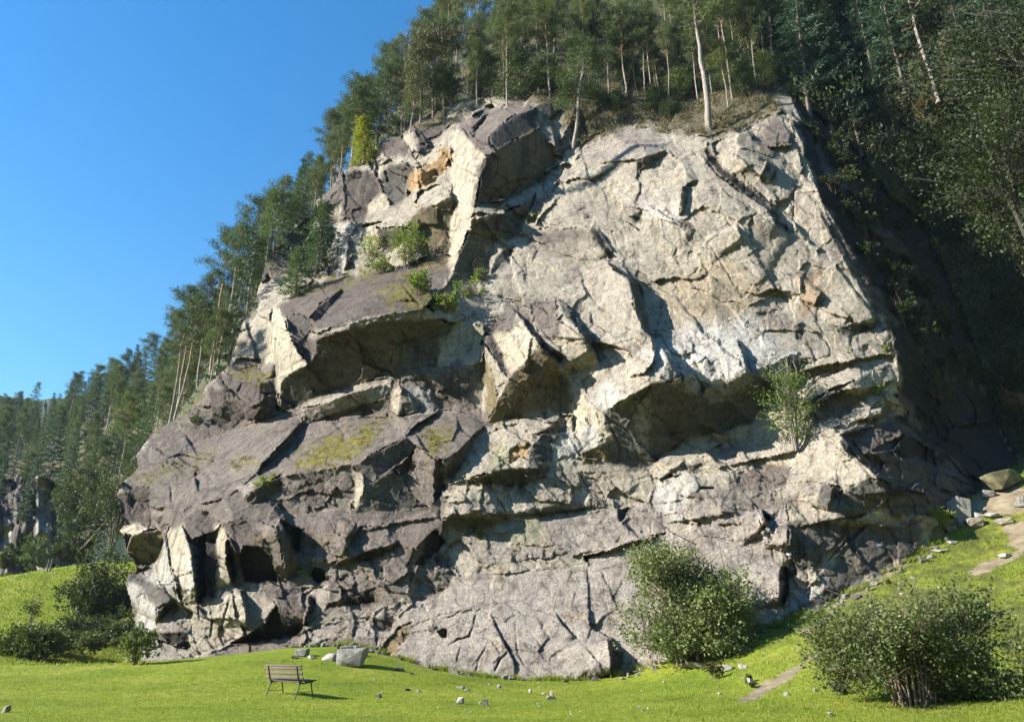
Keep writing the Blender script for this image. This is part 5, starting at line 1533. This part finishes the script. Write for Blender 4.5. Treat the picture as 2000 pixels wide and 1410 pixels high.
# leafy trees leaning in at the right-hand edge, in the shade
def on_hill(u, v):
    j_ = int(np.clip((u - GU[0]) / STEP, 0, W_ - 1)); col = Z[:, j_][MASK[:, j_]]
    for t in np.arange((col[0] if len(col) and u < 1800 else 56), 200, .5):
        p = at(u, v, t)
        if p[2] < hill_z(p[0], p[1]): return p
    return at(u, v, 70)
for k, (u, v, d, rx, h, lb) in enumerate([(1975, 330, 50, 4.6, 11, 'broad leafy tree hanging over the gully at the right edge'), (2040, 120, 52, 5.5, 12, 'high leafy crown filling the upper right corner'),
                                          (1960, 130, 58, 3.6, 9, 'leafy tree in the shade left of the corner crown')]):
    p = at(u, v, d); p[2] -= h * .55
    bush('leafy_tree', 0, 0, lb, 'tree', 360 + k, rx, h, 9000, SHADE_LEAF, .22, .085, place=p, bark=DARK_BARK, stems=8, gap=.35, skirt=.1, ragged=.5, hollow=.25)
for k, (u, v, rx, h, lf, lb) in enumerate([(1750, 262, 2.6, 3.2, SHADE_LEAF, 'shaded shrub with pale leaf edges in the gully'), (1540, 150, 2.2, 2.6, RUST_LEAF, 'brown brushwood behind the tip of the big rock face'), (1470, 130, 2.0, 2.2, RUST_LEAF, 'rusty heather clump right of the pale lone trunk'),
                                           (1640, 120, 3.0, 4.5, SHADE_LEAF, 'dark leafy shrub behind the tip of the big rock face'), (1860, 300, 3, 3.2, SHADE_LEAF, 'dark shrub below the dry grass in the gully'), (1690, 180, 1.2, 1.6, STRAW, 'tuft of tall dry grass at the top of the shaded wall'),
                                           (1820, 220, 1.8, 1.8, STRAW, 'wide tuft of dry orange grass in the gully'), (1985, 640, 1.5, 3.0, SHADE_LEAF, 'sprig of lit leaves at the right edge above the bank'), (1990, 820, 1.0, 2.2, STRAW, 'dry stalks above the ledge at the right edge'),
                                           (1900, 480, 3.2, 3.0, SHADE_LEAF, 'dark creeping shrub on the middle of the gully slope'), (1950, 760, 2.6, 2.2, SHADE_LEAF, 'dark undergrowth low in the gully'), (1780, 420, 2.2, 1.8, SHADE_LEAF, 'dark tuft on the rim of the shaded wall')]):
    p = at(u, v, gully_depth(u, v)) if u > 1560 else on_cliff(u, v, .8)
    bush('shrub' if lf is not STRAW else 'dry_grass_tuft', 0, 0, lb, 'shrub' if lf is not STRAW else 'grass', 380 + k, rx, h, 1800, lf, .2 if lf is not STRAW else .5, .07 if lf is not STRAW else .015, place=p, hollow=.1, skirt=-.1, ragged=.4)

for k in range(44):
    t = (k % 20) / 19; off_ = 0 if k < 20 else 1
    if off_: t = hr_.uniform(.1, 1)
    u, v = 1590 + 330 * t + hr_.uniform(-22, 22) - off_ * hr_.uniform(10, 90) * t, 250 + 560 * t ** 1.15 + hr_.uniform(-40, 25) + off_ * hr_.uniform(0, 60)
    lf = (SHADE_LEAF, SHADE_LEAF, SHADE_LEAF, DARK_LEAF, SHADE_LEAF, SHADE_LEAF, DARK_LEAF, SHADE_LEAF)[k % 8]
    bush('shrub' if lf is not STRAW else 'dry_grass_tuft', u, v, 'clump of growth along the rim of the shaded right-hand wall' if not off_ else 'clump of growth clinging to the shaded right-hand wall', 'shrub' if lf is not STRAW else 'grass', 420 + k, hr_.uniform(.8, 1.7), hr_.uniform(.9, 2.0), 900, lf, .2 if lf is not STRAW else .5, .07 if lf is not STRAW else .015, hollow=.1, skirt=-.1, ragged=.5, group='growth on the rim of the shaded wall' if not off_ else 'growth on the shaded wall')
# heather, moss and brushwood that cover the rim between the trunks: one mass
hm = MB(); hr = np.random.RandomState(5)
N_ = 9000
uu, vv = hr.uniform(790, 1620, N_), hr.uniform(60, 285, N_)
pts_ = []
for u, v in zip(uu, vv):
    i, j = int((v - GV[0]) / STEP), int((u - GU[0]) / STEP)
    if v > GV[0] and MASK[i, j]:
        # the soil line of the rim, not the bare faces
        if not inside([(1040, 190), (1150, 165), (1500, 140), (1540, 205), (1400, 275), (1300, 262), (1230, 250), (1130, 285), (1100, 220)], np.array([u]), np.array([v]))[0]: continue
        if vnoise(np.array([u / 28.]), np.array([v / 16.]), 5)[0] < -.05: continue
        pts_.append(on_cliff(u, v, .05))
    elif fr.rand() < .5:
        pts_.append(on_hill(u, v))
for p in pts_:
    k = 14
    hm.leaves(p + hr.randn(k, 3) * [.3, .3, .08] + [0, 0, .05], hr.randn(k, 3) * .6 + [0, 0, 1.0], .45 * hr.uniform(.5, 1.2), .035, np.clip(hr.rand() * .7 + .3 * hr.rand(k), 0, 1), 0, hr, False)
tag(link_mesh('undergrowth', hm.mesh('undergrowth', RUST_LEAF)), 'brown heather and brushwood between the trunks above the cliff', None, None, 'stuff')
# low green cover over the wooded slope
gm = MB()
sel = ~bad
xs_, ys_ = hr.uniform(-170, 70, 26000), hr.uniform(50, 230, 26000)
P_ = np.stack([xs_, ys_, hill_z(xs_, ys_)], 1); u, v, d = pix(P_)
m_ = (u > -60) & (u < 2060) & (v > -60) & (v < 1150) & (d > 50) & ~before_cliff(P_, .3) & ~((u < 260) & (v > 940))
P_ = P_[m_]
sm = MB()
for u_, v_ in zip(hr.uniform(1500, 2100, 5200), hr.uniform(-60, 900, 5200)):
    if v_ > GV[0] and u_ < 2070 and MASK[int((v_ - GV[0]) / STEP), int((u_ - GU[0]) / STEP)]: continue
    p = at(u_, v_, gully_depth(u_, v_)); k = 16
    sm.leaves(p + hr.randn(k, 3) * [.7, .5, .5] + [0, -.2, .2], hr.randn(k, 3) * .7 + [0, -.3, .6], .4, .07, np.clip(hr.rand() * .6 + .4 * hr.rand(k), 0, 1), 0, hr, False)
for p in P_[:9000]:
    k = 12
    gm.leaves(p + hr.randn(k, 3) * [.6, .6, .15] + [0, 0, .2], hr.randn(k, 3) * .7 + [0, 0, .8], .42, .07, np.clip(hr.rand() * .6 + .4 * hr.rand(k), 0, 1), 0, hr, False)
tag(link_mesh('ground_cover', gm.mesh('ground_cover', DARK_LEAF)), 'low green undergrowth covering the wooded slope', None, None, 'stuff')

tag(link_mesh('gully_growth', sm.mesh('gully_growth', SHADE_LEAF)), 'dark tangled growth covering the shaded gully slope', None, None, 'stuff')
# moss tufts with real depth on the slabs
mm = MB()
for c_, s_, poly in STAINS:
    if c_ is not MOSS: continue
    p_ = np.array(poly)
    for _ in range(int(170 * s_)):
        u, v = hr.uniform(p_[:, 0].min(), p_[:, 0].max()), hr.uniform(p_[:, 1].min(), p_[:, 1].max())
        if not inside(poly, np.array([u]), np.array([v]))[0] or vnoise(np.array([u / 16.]), np.array([v / 9.]), 8)[0] < -.05: continue
        p = on_cliff(u, v, 0); k = 8
        mm.leaves(p + hr.randn(k, 3) * [.14, .08, .06], hr.randn(k, 3) * .8 + [0, -.3, .8], .14, .03, np.clip(hr.rand() * .6 + .4 * hr.rand(k), 0, 1), 0, hr, False)
tag(link_mesh('moss', mm.mesh('moss', leaf_material('moss', (.10, .09, .016), (.20, .175, .032), .2, 0))), 'yellow-green moss cushions on the dark slabs', None, None, 'stuff')

# ------------------------------------------------------------------ grass blades on the meadow
gb = MB(); gr = np.random.RandomState(12)
def blades(n, v0, v1, hgt, wid, u0=-20, u1=2020):
    u, v = gr.uniform(u0, u1, n), gr.uniform(v0, v1, n)
    p, okk = hit(u, v)
    _, _, d = pix(p)
    inside_cliff = before_cliff(p, 1e9) & (d > np.array([cliff_depth(a, b) for a, b in zip(u, np.minimum(v, GV[-1]))]) + .3) & (v < 1345)
    k = okk & ~inside_cliff & (bare_at(p[:, 0], p[:, 1]) < .45)
    p, d = p[k], d[k]
    n = len(p)
    tuft = np.clip(.5 + .55 * fbm(p[:, 0] / 1.1, p[:, 1] / 1.1, 401, 3) + .25 * fbm(p[:, 0] / 6, p[:, 1] / 6, 411, 2), 0, 1)
    rough_ = np.clip((p[:, 0] - 9) / 8, 0, 1) * np.clip((p[:, 1] - 12) / 8, 0, 1)
    L = hgt * (.6 + .7 * tuft) * (d / 24) ** .6 * (1 + 1.3 * rough_ * tuft)
    gb.leaves(p - [0, 0, .01], gr.randn(n, 3) * [.55, .55, .1] + [0, 0, .9], L, wid * (d / 24) ** .8, np.clip(.75 * tuft + .35 * gr.rand(n) - .05 - .38 * rough_, 0, 1), 0, gr, False)
blades(60000, 1290, 1412, .075, .011)
blades(60000, 1330, 1412, .06, .009)
blades(34000, 880, 1412, .13, .014, 1300, 2020)
blades(14000, 1090, 1300, .16, .02, -20, 290)
# taller tufts and seedling weeds along the foot of the rock
bl = np.array(BASE_LINE, float)
for _ in range(2600):
    k = gr.randint(len(bl) - 1); t = gr.rand()
    u, v = bl[k] * (1 - t) + bl[k + 1] * t + gr.randn(2) * [0, 3.0]
    if vnoise(np.array([u / 30.]), np.array([v / 30.]), 77)[0] < -.1: continue
    p = on_cliff(u, v, -.15); p[2] = meadow_z(p[0], p[1]); n = 9
    gb.leaves(p + gr.randn(n, 3) * [.18, .18, 0], gr.randn(n, 3) * [.5, .5, .1] + [0, 0, .9], .30 * gr.uniform(.5, 1.3), .022, np.clip(.2 + .5 * gr.rand(n), 0, 1), 0, gr, False)
tag(link_mesh('grass', gb.mesh('grass', GRASS_LEAF)), 'short sunlit meadow grass', None, None, 'stuff')

for k in range(6, 18):
    u, v = (0, 0) if k < 6 else (gr.uniform(1400, 1990), gr.uniform(1090, 1395))
    bush('herb_tuft', u, v, 'small leafy weed tuft in the lawn' if k < 6 else 'small leafy weed tuft on the rough bank', 'plant', 460 + k, gr.uniform(.18, .4), gr.uniform(.12, .35), 160, (DARK_LEAF, BANK_LEAF, RUST_LEAF)[k % 3], .09, .03, 'meadow', hollow=.0, skirt=-.2, stems=4, group='weeds in the lawn' if k < 6 else 'weeds on the bank')
# ------------------------------------------------------------------ bench
WOOD = plain_mat('weathered_wood', (.13, .10, .08), .75, .3, 14, .3, (1, 8, 8))
WOOD_SEAT = plain_mat('seat_wood', (.075, .06, .05), .7, .3, 14, .3, (1, 8, 8))
IRON = plain_mat('black_iron', (.02, .02, .022), .5, .2, 20)
def box(mb, c, size, rot=None):
    m = Matrix.Translation(c) @ (rot.to_4x4() if rot else Matrix()) @ Matrix.Diagonal((*size, 1))
    bm = bmesh.new(); bmesh.ops.create_cube(bm, size=1.0, matrix=m)
    bmesh.ops.bevel(bm, geom=bm.edges[:], offset=min(size) * .14, segments=1, affect='EDGES')
    bmesh.ops.triangulate(bm, faces=bm.faces[:])
    mb.add([v.co[:] for v in bm.verts], [[v.index for v in f.verts] for f in bm.faces]); bm.free()
def bench_part(name, build, mat, parent):
    mb = MB(); build(mb); return link_mesh(name, mb.mesh(name, mat), parent)
pL, pR = ground(524, 1356), ground(581, 1368)
bc = (pL + pR) / 2
bench = empty('park_bench', bc, math.radians(-44))
bench.scale = (1.18, 1.18, 1.18)
tag(bench, 'slatted wooden bench with black iron legs on the open grass', 'bench')
BL = 2.05
RX = lambda a: Matrix.Rotation(math.radians(a), 3, 'X')
# local x along the bench, +y towards the front of the seat
for k in range(4):
    bench_part('seat_slat', lambda mb, k=k: box(mb, (0, .10 + k * .105, .44 + .012 * k), (BL, .085, .032), RX(4)), WOOD_SEAT, bench)
for k, (y_, z_) in enumerate(((.0, .54), (-.035, .66), (-.07, .79))):
    bench_part('back_slat', lambda mb, y_=y_, z_=z_: box(mb, (0, y_, z_), (BL, .03, .082), RX(16)), WOOD, bench)
bench_part('top_rail', lambda mb: box(mb, (0, -.085, .865), (BL, .055, .045), RX(16)), WOOD, bench)
for sx in (-.80, .80):
    bench_part('back_post', lambda mb, sx=sx: mb.tube([(sx, .05, .42), (sx, -.02, .52), (sx, -.11, .86)], [.024, .024, .02], 6), IRON, bench)
    bench_part('seat_bracket', lambda mb, sx=sx: box(mb, (sx, .24, .41), (.04, .46, .03), RX(4)), IRON, bench)
    bench_part('leg', lambda mb, sx=sx: mb.tube([(sx, .06, .42), (sx * 1.02, -.10, -.05)], [.022, .018], 6), IRON, bench)
    bench_part('leg', lambda mb, sx=sx: mb.tube([(sx, .40, .42), (sx * 1.02, .52, -.05)], [.022, .018], 6), IRON, bench)
    bench_part('leg_brace', lambda mb, sx=sx: mb.tube([(sx, -.02, .17), (sx, .46, .17)], [.008, .008], 5), IRON, bench)

# ------------------------------------------------------------------ stones
STONE = plain_mat('stone', (.21, .195, .17), .9, .35, 5, .7)
PALE_STONE = plain_mat('pale_stone', (.31, .285, .24), .9, .3, 6, .7)
DARK_STONE = plain_mat('dark_stone', (.11, .10, .09), .9, .35, 6, .7)
SLAB_STONE = plain_mat('ledge_stone', (.22, .19, .135), .9, .45, 2.5, .8)
def stone_mesh(seed, sx, sy, sz, pts=16, sub=1, flat=.5):
    r = np.random.RandomState(seed)
    bm = bmesh.new()
    for p in r.randn(pts, 3):
        p = p / np.linalg.norm(p); p = np.sign(p) * np.abs(p) ** flat
        bm.verts.new(p * [.62, .62, .62] * (.8 + .25 * r.rand()))
    res = bmesh.ops.convex_hull(bm, input=bm.verts[:])
    bmesh.ops.delete(bm, geom=[v for v in bm.verts if not v.link_faces], context='VERTS')
    bmesh.ops.bevel(bm, geom=bm.edges[:], offset=.035, segments=1, affect='EDGES')
    bmesh.ops.triangulate(bm, faces=bm.faces[:])
    if sub:
        bmesh.ops.subdivide_edges(bm, edges=bm.edges[:], cuts=sub, use_grid_fill=True)
        for v in bm.verts:
            v.co += v.co.normalized() * (.05 * mnoise.noise(v.co * 2.6 + Vector((seed, 0, 0))) + .03 * mnoise.noise(v.co * 7 + Vector((0, seed, 0))))
    co = np.array([v.co[:] for v in bm.verts]); lo, hi = co.min(0), co.max(0)
    co = (co - (lo + hi) / 2) / (hi - lo) * [sx, sy, sz] + [0, 0, sz / 2]
    for v, c in zip(bm.verts, co): v.co = c
    bmesh.ops.triangulate(bm, faces=bm.faces[:])
    me = bpy.data.meshes.new('stone'); bm.to_mesh(me); bm.free()
    return me
def stone(u, v, w, h, label, mat=STONE, name='stone', group=None, seed=None, rz=None, deep=.9, sink=.15, place=None, sub=1, tilt=0.0):
    p = ground(u, v) if place is None else Vector(place)
    d = pix(np.array(p))[2]
    sx, sz = w / FPX * d, h / FPX * d * 1.1
    seed = seed or int(u * 7 + v)
    me = stone_mesh(seed, sx, sx * deep, sz * (1 + sink), 14 if w < 20 else 20, sub if w > 9 else 0)
    me.materials.append(mat)
    o = bpy.data.objects.new(name, me); COL.objects.link(o)
    o.location = p - Vector((0, 0, sz * sink)); o.rotation_euler = (0, tilt, (seed % 13 - 6) * .05 if rz is None else rz)
    return tag(o, label, 'boulder' if w >= 40 else 'stone', group)
stone(687, 1300, 58, 31, 'large grey wedge-shaped boulder on the grass right of the bench', STONE, 'boulder', seed=3, sub=2)
for u, v, w, h, m, lb in [
    (644, 1290, 28, 13, PALE_STONE, 'pale flat stone leaning at the left of the large wedge boulder'), (677, 1275, 26, 13, STONE, 'grey block just behind the large wedge boulder'), (606, 1286, 19, 6, PALE_STONE, 'thin pale splinter of rock left of the wedge boulder'),
    (590, 1281, 25, 13, STONE, 'grey angular stone in the grass at the foot of the brown rocks'), (576, 1286, 14, 6, DARK_STONE, 'small dark stone beside the grey angular one'), (737, 1268, 14, 17, SLAB_STONE, 'upright beige stone above the wedge boulder'),
    (659, 1267, 15, 9, DARK_STONE, 'dark stone on the green mound above the wedge boulder'), (721, 1269, 17, 10, STONE, 'grey stone left of the upright beige stone'), (780, 1310, 19, 7, DARK_STONE, 'flat dark stone in front of the wedge boulder shadow'),
    (806, 1317, 11, 4, STONE, 'small flat stone at the lower left corner of the pinkish slab'), (740, 1362, 11, 7, DARK_STONE, 'small dark stone on the grass right of the bench shadow'), (795, 1349, 13, 5, DARK_STONE, 'low dark stone halfway between bench and pinkish slab'),
    (816, 1351, 12, 3, STONE, 'thin brown stone lying close to the low dark one'), (900, 1344, 15, 4, PALE_STONE, 'pale flat stone in the grass before the pinkish slab'), (913, 1350, 13, 5, STONE, 'slanting grey stone just below the pale flat one'),
    (975, 1345, 9, 8, STONE, 'small pointed stone before the middle of the pinkish slab'), (898, 1375, 18, 12, PALE_STONE, 'rounded pale stone, biggest in the middle of the lawn'), (948, 1380, 13, 8, STONE, 'square stone at the bottom of a two-stone stack'),
    (937, 1374, 8, 4, PALE_STONE, 'little pale stone left of the two-stone stack'), (1036, 1352, 8, 6, PALE_STONE, 'small pale tilted stone left of the little cairn'), (1061, 1356, 7, 4, PALE_STONE, 'small stone between the tilted stone and the little cairn'),
    (1076, 1366, 20, 7, PALE_STONE, 'flat base stone of the little cairn'), (1052, 1335, 6, 3, PALE_STONE, 'tiny stone at the foot of the pinkish slab'), (1222, 1311, 24, 11, SLAB_STONE, 'beige stone in the nook at the right foot of the pinkish slab'),
    (1213, 1318, 18, 7, STONE, 'flat grey stone under the beige one in the nook'), (1256, 1303, 26, 13, PALE_STONE, 'pale sloping stone between nook and big round bush'), (1420, 1309, 28, 10, PALE_STONE, 'white stone behind the brownish herb tuft'),
    (1452, 1306, 20, 9, PALE_STONE, 'white stone right of the brownish herb tuft'), (1467, 1334, 13, 9, PALE_STONE, 'rounded white stone beside the lower end of the path'), (1453, 1325, 11, 4, PALE_STONE, 'small white stone above the rounded one by the path'),
    (1405, 1356, 9, 4, PALE_STONE, 'tiny pale stone on the grass below the herb tuft'), (1537, 1359, 13, 7, STONE, 'brown-edged stone on the bank below the path'), (1594, 1353, 8, 9, PALE_STONE, 'small whitish stone left of the wide loose bush'),
    (1622, 1397, 11, 6, PALE_STONE, 'pale stone at the bottom edge below the dark herb tuft'), (1354, 1304, 40, 12, SLAB_STONE, 'long flat beige slab in front of the big round bush'), (1702, 1322, 15, 6, PALE_STONE, 'pale stone under the left side of the wide loose bush'),
    (1838, 1079, 30, 10, PALE_STONE, 'flat white stone on the bank below the grass tussock'), (1862, 1064, 19, 8, PALE_STONE, 'white stone just above the flat white one on the bank'), (1907, 1030, 30, 18, SLAB_STONE, 'beige block right below the upright grey boulder'),
    (1912, 1012, 24, 12, PALE_STONE, 'pale stone on the bare earth beside the upright grey boulder'), (1930, 972, 24, 14, STONE, 'grey stone at the edge of the bare earth'), (1938, 1012, 28, 9, PALE_STONE, 'flat pale stone lying on the bare earth'),
    (1960, 1024, 32, 12, SLAB_STONE, 'brownish slab half sunk beside the bare earth'), (1783, 1131, 10, 6, PALE_STONE, 'small white stone high on the rough bank'), (1838, 1153, 10, 7, PALE_STONE, 'white stone on the bank above the wide loose bush'),
    (1928, 1183, 8, 7, PALE_STONE, 'single white stone on the bank right of the wide loose bush'), (1762, 1162, 9, 5, PALE_STONE, 'pale chip at the edge of the upper earthy strip'), (1966, 1089, 24, 8, PALE_STONE, 'pale stone on the earthy strip near the right edge'),
    (10, 1392, 17, 13, STONE, 'short squarish block at the lower left corner of the lawn')]:
    stone(u, v, w, h, lb, m)
top_ = ground(1076, 1366); stone(1078, 1359, 8, 11, 'upright pointed stone on top of the little cairn', PALE_STONE, place=top_ + Vector((.02, 0, .09)), sink=.05)
top_ = ground(948, 1380); stone(948, 1373, 12, 6, 'dark upper stone of the two-stone stack', DARK_STONE, place=top_ + Vector((0, 0, .125)), sink=.05)
stone(1877, 1020, 40, 46, 'upright grey boulder on the bank at the right', STONE, 'boulder', seed=21, sub=2)
stone(2000, 988, 30, 20, 'rounded grey boulder cut by the right edge of the picture', STONE, 'boulder', seed=22, sub=2)
stone(1975, 948, 110, 30, 'long mossy rock ledge rising to the right edge', plain_mat('mossy_stone', (.13, .115, .06), .9, .5, 2.5, .8), 'boulder', seed=24, sub=2, deep=.4, tilt=-.25)
for k in range(46):
    u, v = (gr.uniform(700, 1300), gr.uniform(1325, 1400)) if k < 26 else (gr.uniform(1320, 1990), gr.uniform(1040, 1390))
    stone(u, v, gr.uniform(3, 6), gr.uniform(2, 3.5), 'tiny pale stone scattered on the lawn before the slab' if k < 26 else 'tiny pale stone scattered over the rough bank', PALE_STONE, group='tiny stones on the lawn' if k < 26 else 'tiny stones on the bank', seed=900 + k)

for k in range(120):                                       # fallen bits along the foot of the rock
    j = gr.randint(len(bl) - 1); t = gr.rand(); u, v = bl[j] * (1 - t) + bl[j + 1] * t + [0, gr.uniform(0, 9)]
    p = on_cliff(u, v - 3, -gr.uniform(.2, 1.2)); p[2] = meadow_z(p[0], p[1])
    stone(u, v, gr.uniform(4, 17), gr.uniform(3, 9), 'broken bit of rock lying along the foot of the cliff', (STONE, SLAB_STONE, DARK_STONE)[k % 3], group='broken rock along the foot of the cliff', seed=1200 + k, place=p, sink=.25)
# little climbing-route plaques and two fence posts
PL_W = plain_mat('white_enamel', (.7, .7, .7), .4, .05); PL_B = plain_mat('blue_enamel', (.12, .16, .26), .4, .1)
for u, v, m, w_, lb in ((1541, 1081, PL_W, .24, 'small white plaque on the rock at the foot of the right-hand routes'), (1547, 1109, PL_B, .2, 'small blue plaque just below the white one'), (1717, 1064, PL_B, .26, 'blue-grey oval plaque on the brown rock at the right')):
    p = Vector(on_cliff(u, v, -.10)); mb = MB()
    th = np.linspace(0, 2 * np.pi, 17)[:-1]
    if m is PL_B:
        ring = np.stack([np.cos(th) * w_ / 2, np.zeros(16), np.sin(th) * w_ * .3], 1)
        mb.add(np.r_[ring, ring + [0, .05, 0]], [(i, (i + 1) % 16, 16 + (i + 1) % 16, 16 + i) for i in range(16)])
        mb.add(np.r_[[[0, -.005, 0]], ring], [(0, 1 + (i + 1) % 16, 1 + i) for i in range(16)])
    else: box(mb, (0, .02, 0), (w_, .04, w_ * .7))
    o = link_mesh('plaque', mb.mesh('plaque', m)); o.location = p; o.rotation_euler = (math.radians(-15), 0, math.radians(-10)); tag(o, lb, 'plaque')
for u, lb in ((91, 'left one of two grey fence posts on the far meadow crest'), (97, 'right one of two grey fence posts on the far meadow crest')):
    mb = MB(); mb.tube([(0, 0, -.4), (0.03, 0, .8), (.05, 0, 1.6)], [.12, .11, .09], 7); mb.add([(.05, 0, 1.65), (.15, 0, 1.55), (0, .1, 1.55), (-.05, -.05, 1.55)], [(0, 1, 2), (0, 2, 3), (0, 3, 1)])
    o = link_mesh('fence_post', mb.mesh('fence_post', DEAD_WOOD)); o.location = ground(u, 1116); tag(o, lb, 'post', 'fence posts on the far meadow')

# ------------------------------------------------------------------ far crag at the left, and the distant ridge
FU = np.arange(-60, 128, 3.0); FV = np.arange(915, 1150, 3.0)
fu, fv = np.meshgrid(FU, FV)
fd = 128 + .055 * (1100 - fv) + 6 * fbm(fu / 60, fv / 90, 501, 4, .55)
a_, b_, e_, cx_, cy_ = cells(fu / 34 + .2 * fbm(fu / 20, fv / 20, 505, 2), fv / 55, 511); fd = fd + 4.5 * (a_ - .5) + 2.5 * (b_ - .5) * (fu / 34 - cx_)
a_, b_, e_, cx_, cy_ = cells(fu / 13, fv / 20, 521); fd = fd + 1.5 * (a_ - .5)
fd = fd + np.clip((fu - 62) / 12, 0, 1) * -3.0 + np.clip((fu - 95) / 8, 0, 1) * 9
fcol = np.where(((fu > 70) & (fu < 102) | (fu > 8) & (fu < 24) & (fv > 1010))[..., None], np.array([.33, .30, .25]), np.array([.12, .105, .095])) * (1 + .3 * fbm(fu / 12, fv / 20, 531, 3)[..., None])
fp = at(fu, fv, fd)
okf = (fv > 955 - 26 * np.sin((fu + 60) / 70) + 14 * fbm(fu / 22, fv * 0, 541, 3)) & (fu < 104 + 8 * fbm(fu * 0, fv / 30, 551, 3))
idf = np.arange(fu.size).reshape(fu.shape)
fq = np.stack([idf[1:, :-1], idf[1:, 1:], idf[:-1, 1:], idf[:-1, :-1]], -1)
fq = fq[okf[:-1, :-1] & okf[1:, :-1] & okf[:-1, 1:] & okf[1:, 1:]]
n_ = fu.size
back = fp.reshape(-1, 3) + [0, 14, 0]
# rim faces give it its thickness
ed = {}
for f in fq:
    for i in range(4):
        k = (f[i], f[(i + 1) % 4])
        if (k[1], k[0]) in ed: del ed[(k[1], k[0])]
        else: ed[k] = 1
rim = np.array([[b, a, a + n_, b + n_] for a, b in ed])
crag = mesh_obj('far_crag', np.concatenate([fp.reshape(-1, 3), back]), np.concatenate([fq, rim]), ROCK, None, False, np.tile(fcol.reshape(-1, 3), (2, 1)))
tag(crag, 'dark crag with pale edge beyond the far meadow at the left', None, None, 'structure')
for k, (u, v, h, lf, lb) in enumerate([(58, 1118, 4.4, LARCH_LEAF, 'pale green young tree standing before the far dark crag'), (114, 1102, 3.8, DARK_LEAF, 'round tree at the right corner of the far dark crag'), (150, 1098, 3.4, DARK_LEAF, 'bushy tree on the far meadow edge'), (8, 1112, 2.8, DARK_LEAF, 'dark bush at the left foot of the far crag'), (215, 1085, 9, DARK_LEAF, 'leafy tree close left of the cliff prow'), (178, 1072, 6, DARK_LEAF, 'bushy dark tree above the right end of the meadow crest'), (140, 1060, 5, LARCH_LEAF, 'green bushy tree right of the far dark crag'), (125, 1010, 5, DARK_LEAF, 'dark bushy tree by the pale edge of the far crag'), (190, 1020, 7, LARCH_LEAF, 'green leafy tree halfway between far crag and cliff prow'), (228, 1030, 6, DARK_LEAF, 'dark leafy tree touching the cliff prow'), (160, 985, 6, DARK_LEAF, 'dark leafy tree above the gap beside the far crag')]):
    st, lf_ = bush_meshes(560 + k, h * .4, h * .4, h, 3000, .22, .08, lf, stems=5, gap=.3, skirt=.05, ragged=.5, hollow=.15)
    plant('small_tree', [('stems', st), ('leaves', lf_)], at(u, v, 108 if u < 200 else 80), lb, 'tree')
ru = np.linspace(-500, 330, 80)
rt = 768 + 14 * np.sin(ru / 60) - (ru - 60) * .05 + 7 * fbm(ru / 40, ru * 0, 601, 3)
rv, rf = [], []
for k in range(6):
    t = k / 5
    for u, v in zip(ru, rt):
        rv.append(at(u, v + (1100 - v) * (1 - t) if k < 5 else v, 460 + 80 * t + 9 * fbm(np.array([u / 9.]), np.array([t * 6]), 611, 3)[0]))
for k in range(5):
    for j in range(79): rf.append((k * 80 + j, k * 80 + j + 1, (k + 1) * 80 + j + 1, (k + 1) * 80 + j))
rb = len(rv)
for p in rv[5 * 80:6 * 80]: rv.append(p + np.array([0, 160, -120]))
for j in range(79): rf.append((400 + j, 401 + j, rb + j + 1, rb + j))
tag(mesh_obj('distant_ridge', rv, rf, bpy.data.materials['far_forest'], None, True), 'far wooded ridge fading to blue at the left', None, None, 'structure')

# ------------------------------------------------------------------ the thin blue air of the valley
bm_ = bmesh.new(); bmesh.ops.create_cube(bm_, size=1.0, matrix=Matrix.Translation((0, 0, 200)) @ Matrix.Diagonal((1640, 1640, 410, 1)))
hme = bpy.data.meshes.new('haze'); bm_.to_mesh(hme); bm_.free()
hm_ = bpy.data.materials.new('haze'); hm_.use_nodes = True
hn = hm_.node_tree.nodes; hn.remove(hn['Principled BSDF'])
pv = hn.new('ShaderNodeVolumePrincipled'); pv.inputs['Color'].default_value = (.62, .78, 1.0, 1); pv.inputs['Density'].default_value = HAZE
hm_.node_tree.links.new(pv.outputs[0], hn['Material Output'].inputs['Volume'])
hme.materials.append(hm_)
tag(link_mesh('haze', hme), 'thin bluish air of the valley', None, None, 'stuff')
print('hill top', HZ.max(), max(v[2] for v in ov), max(p[2] for p in rv))
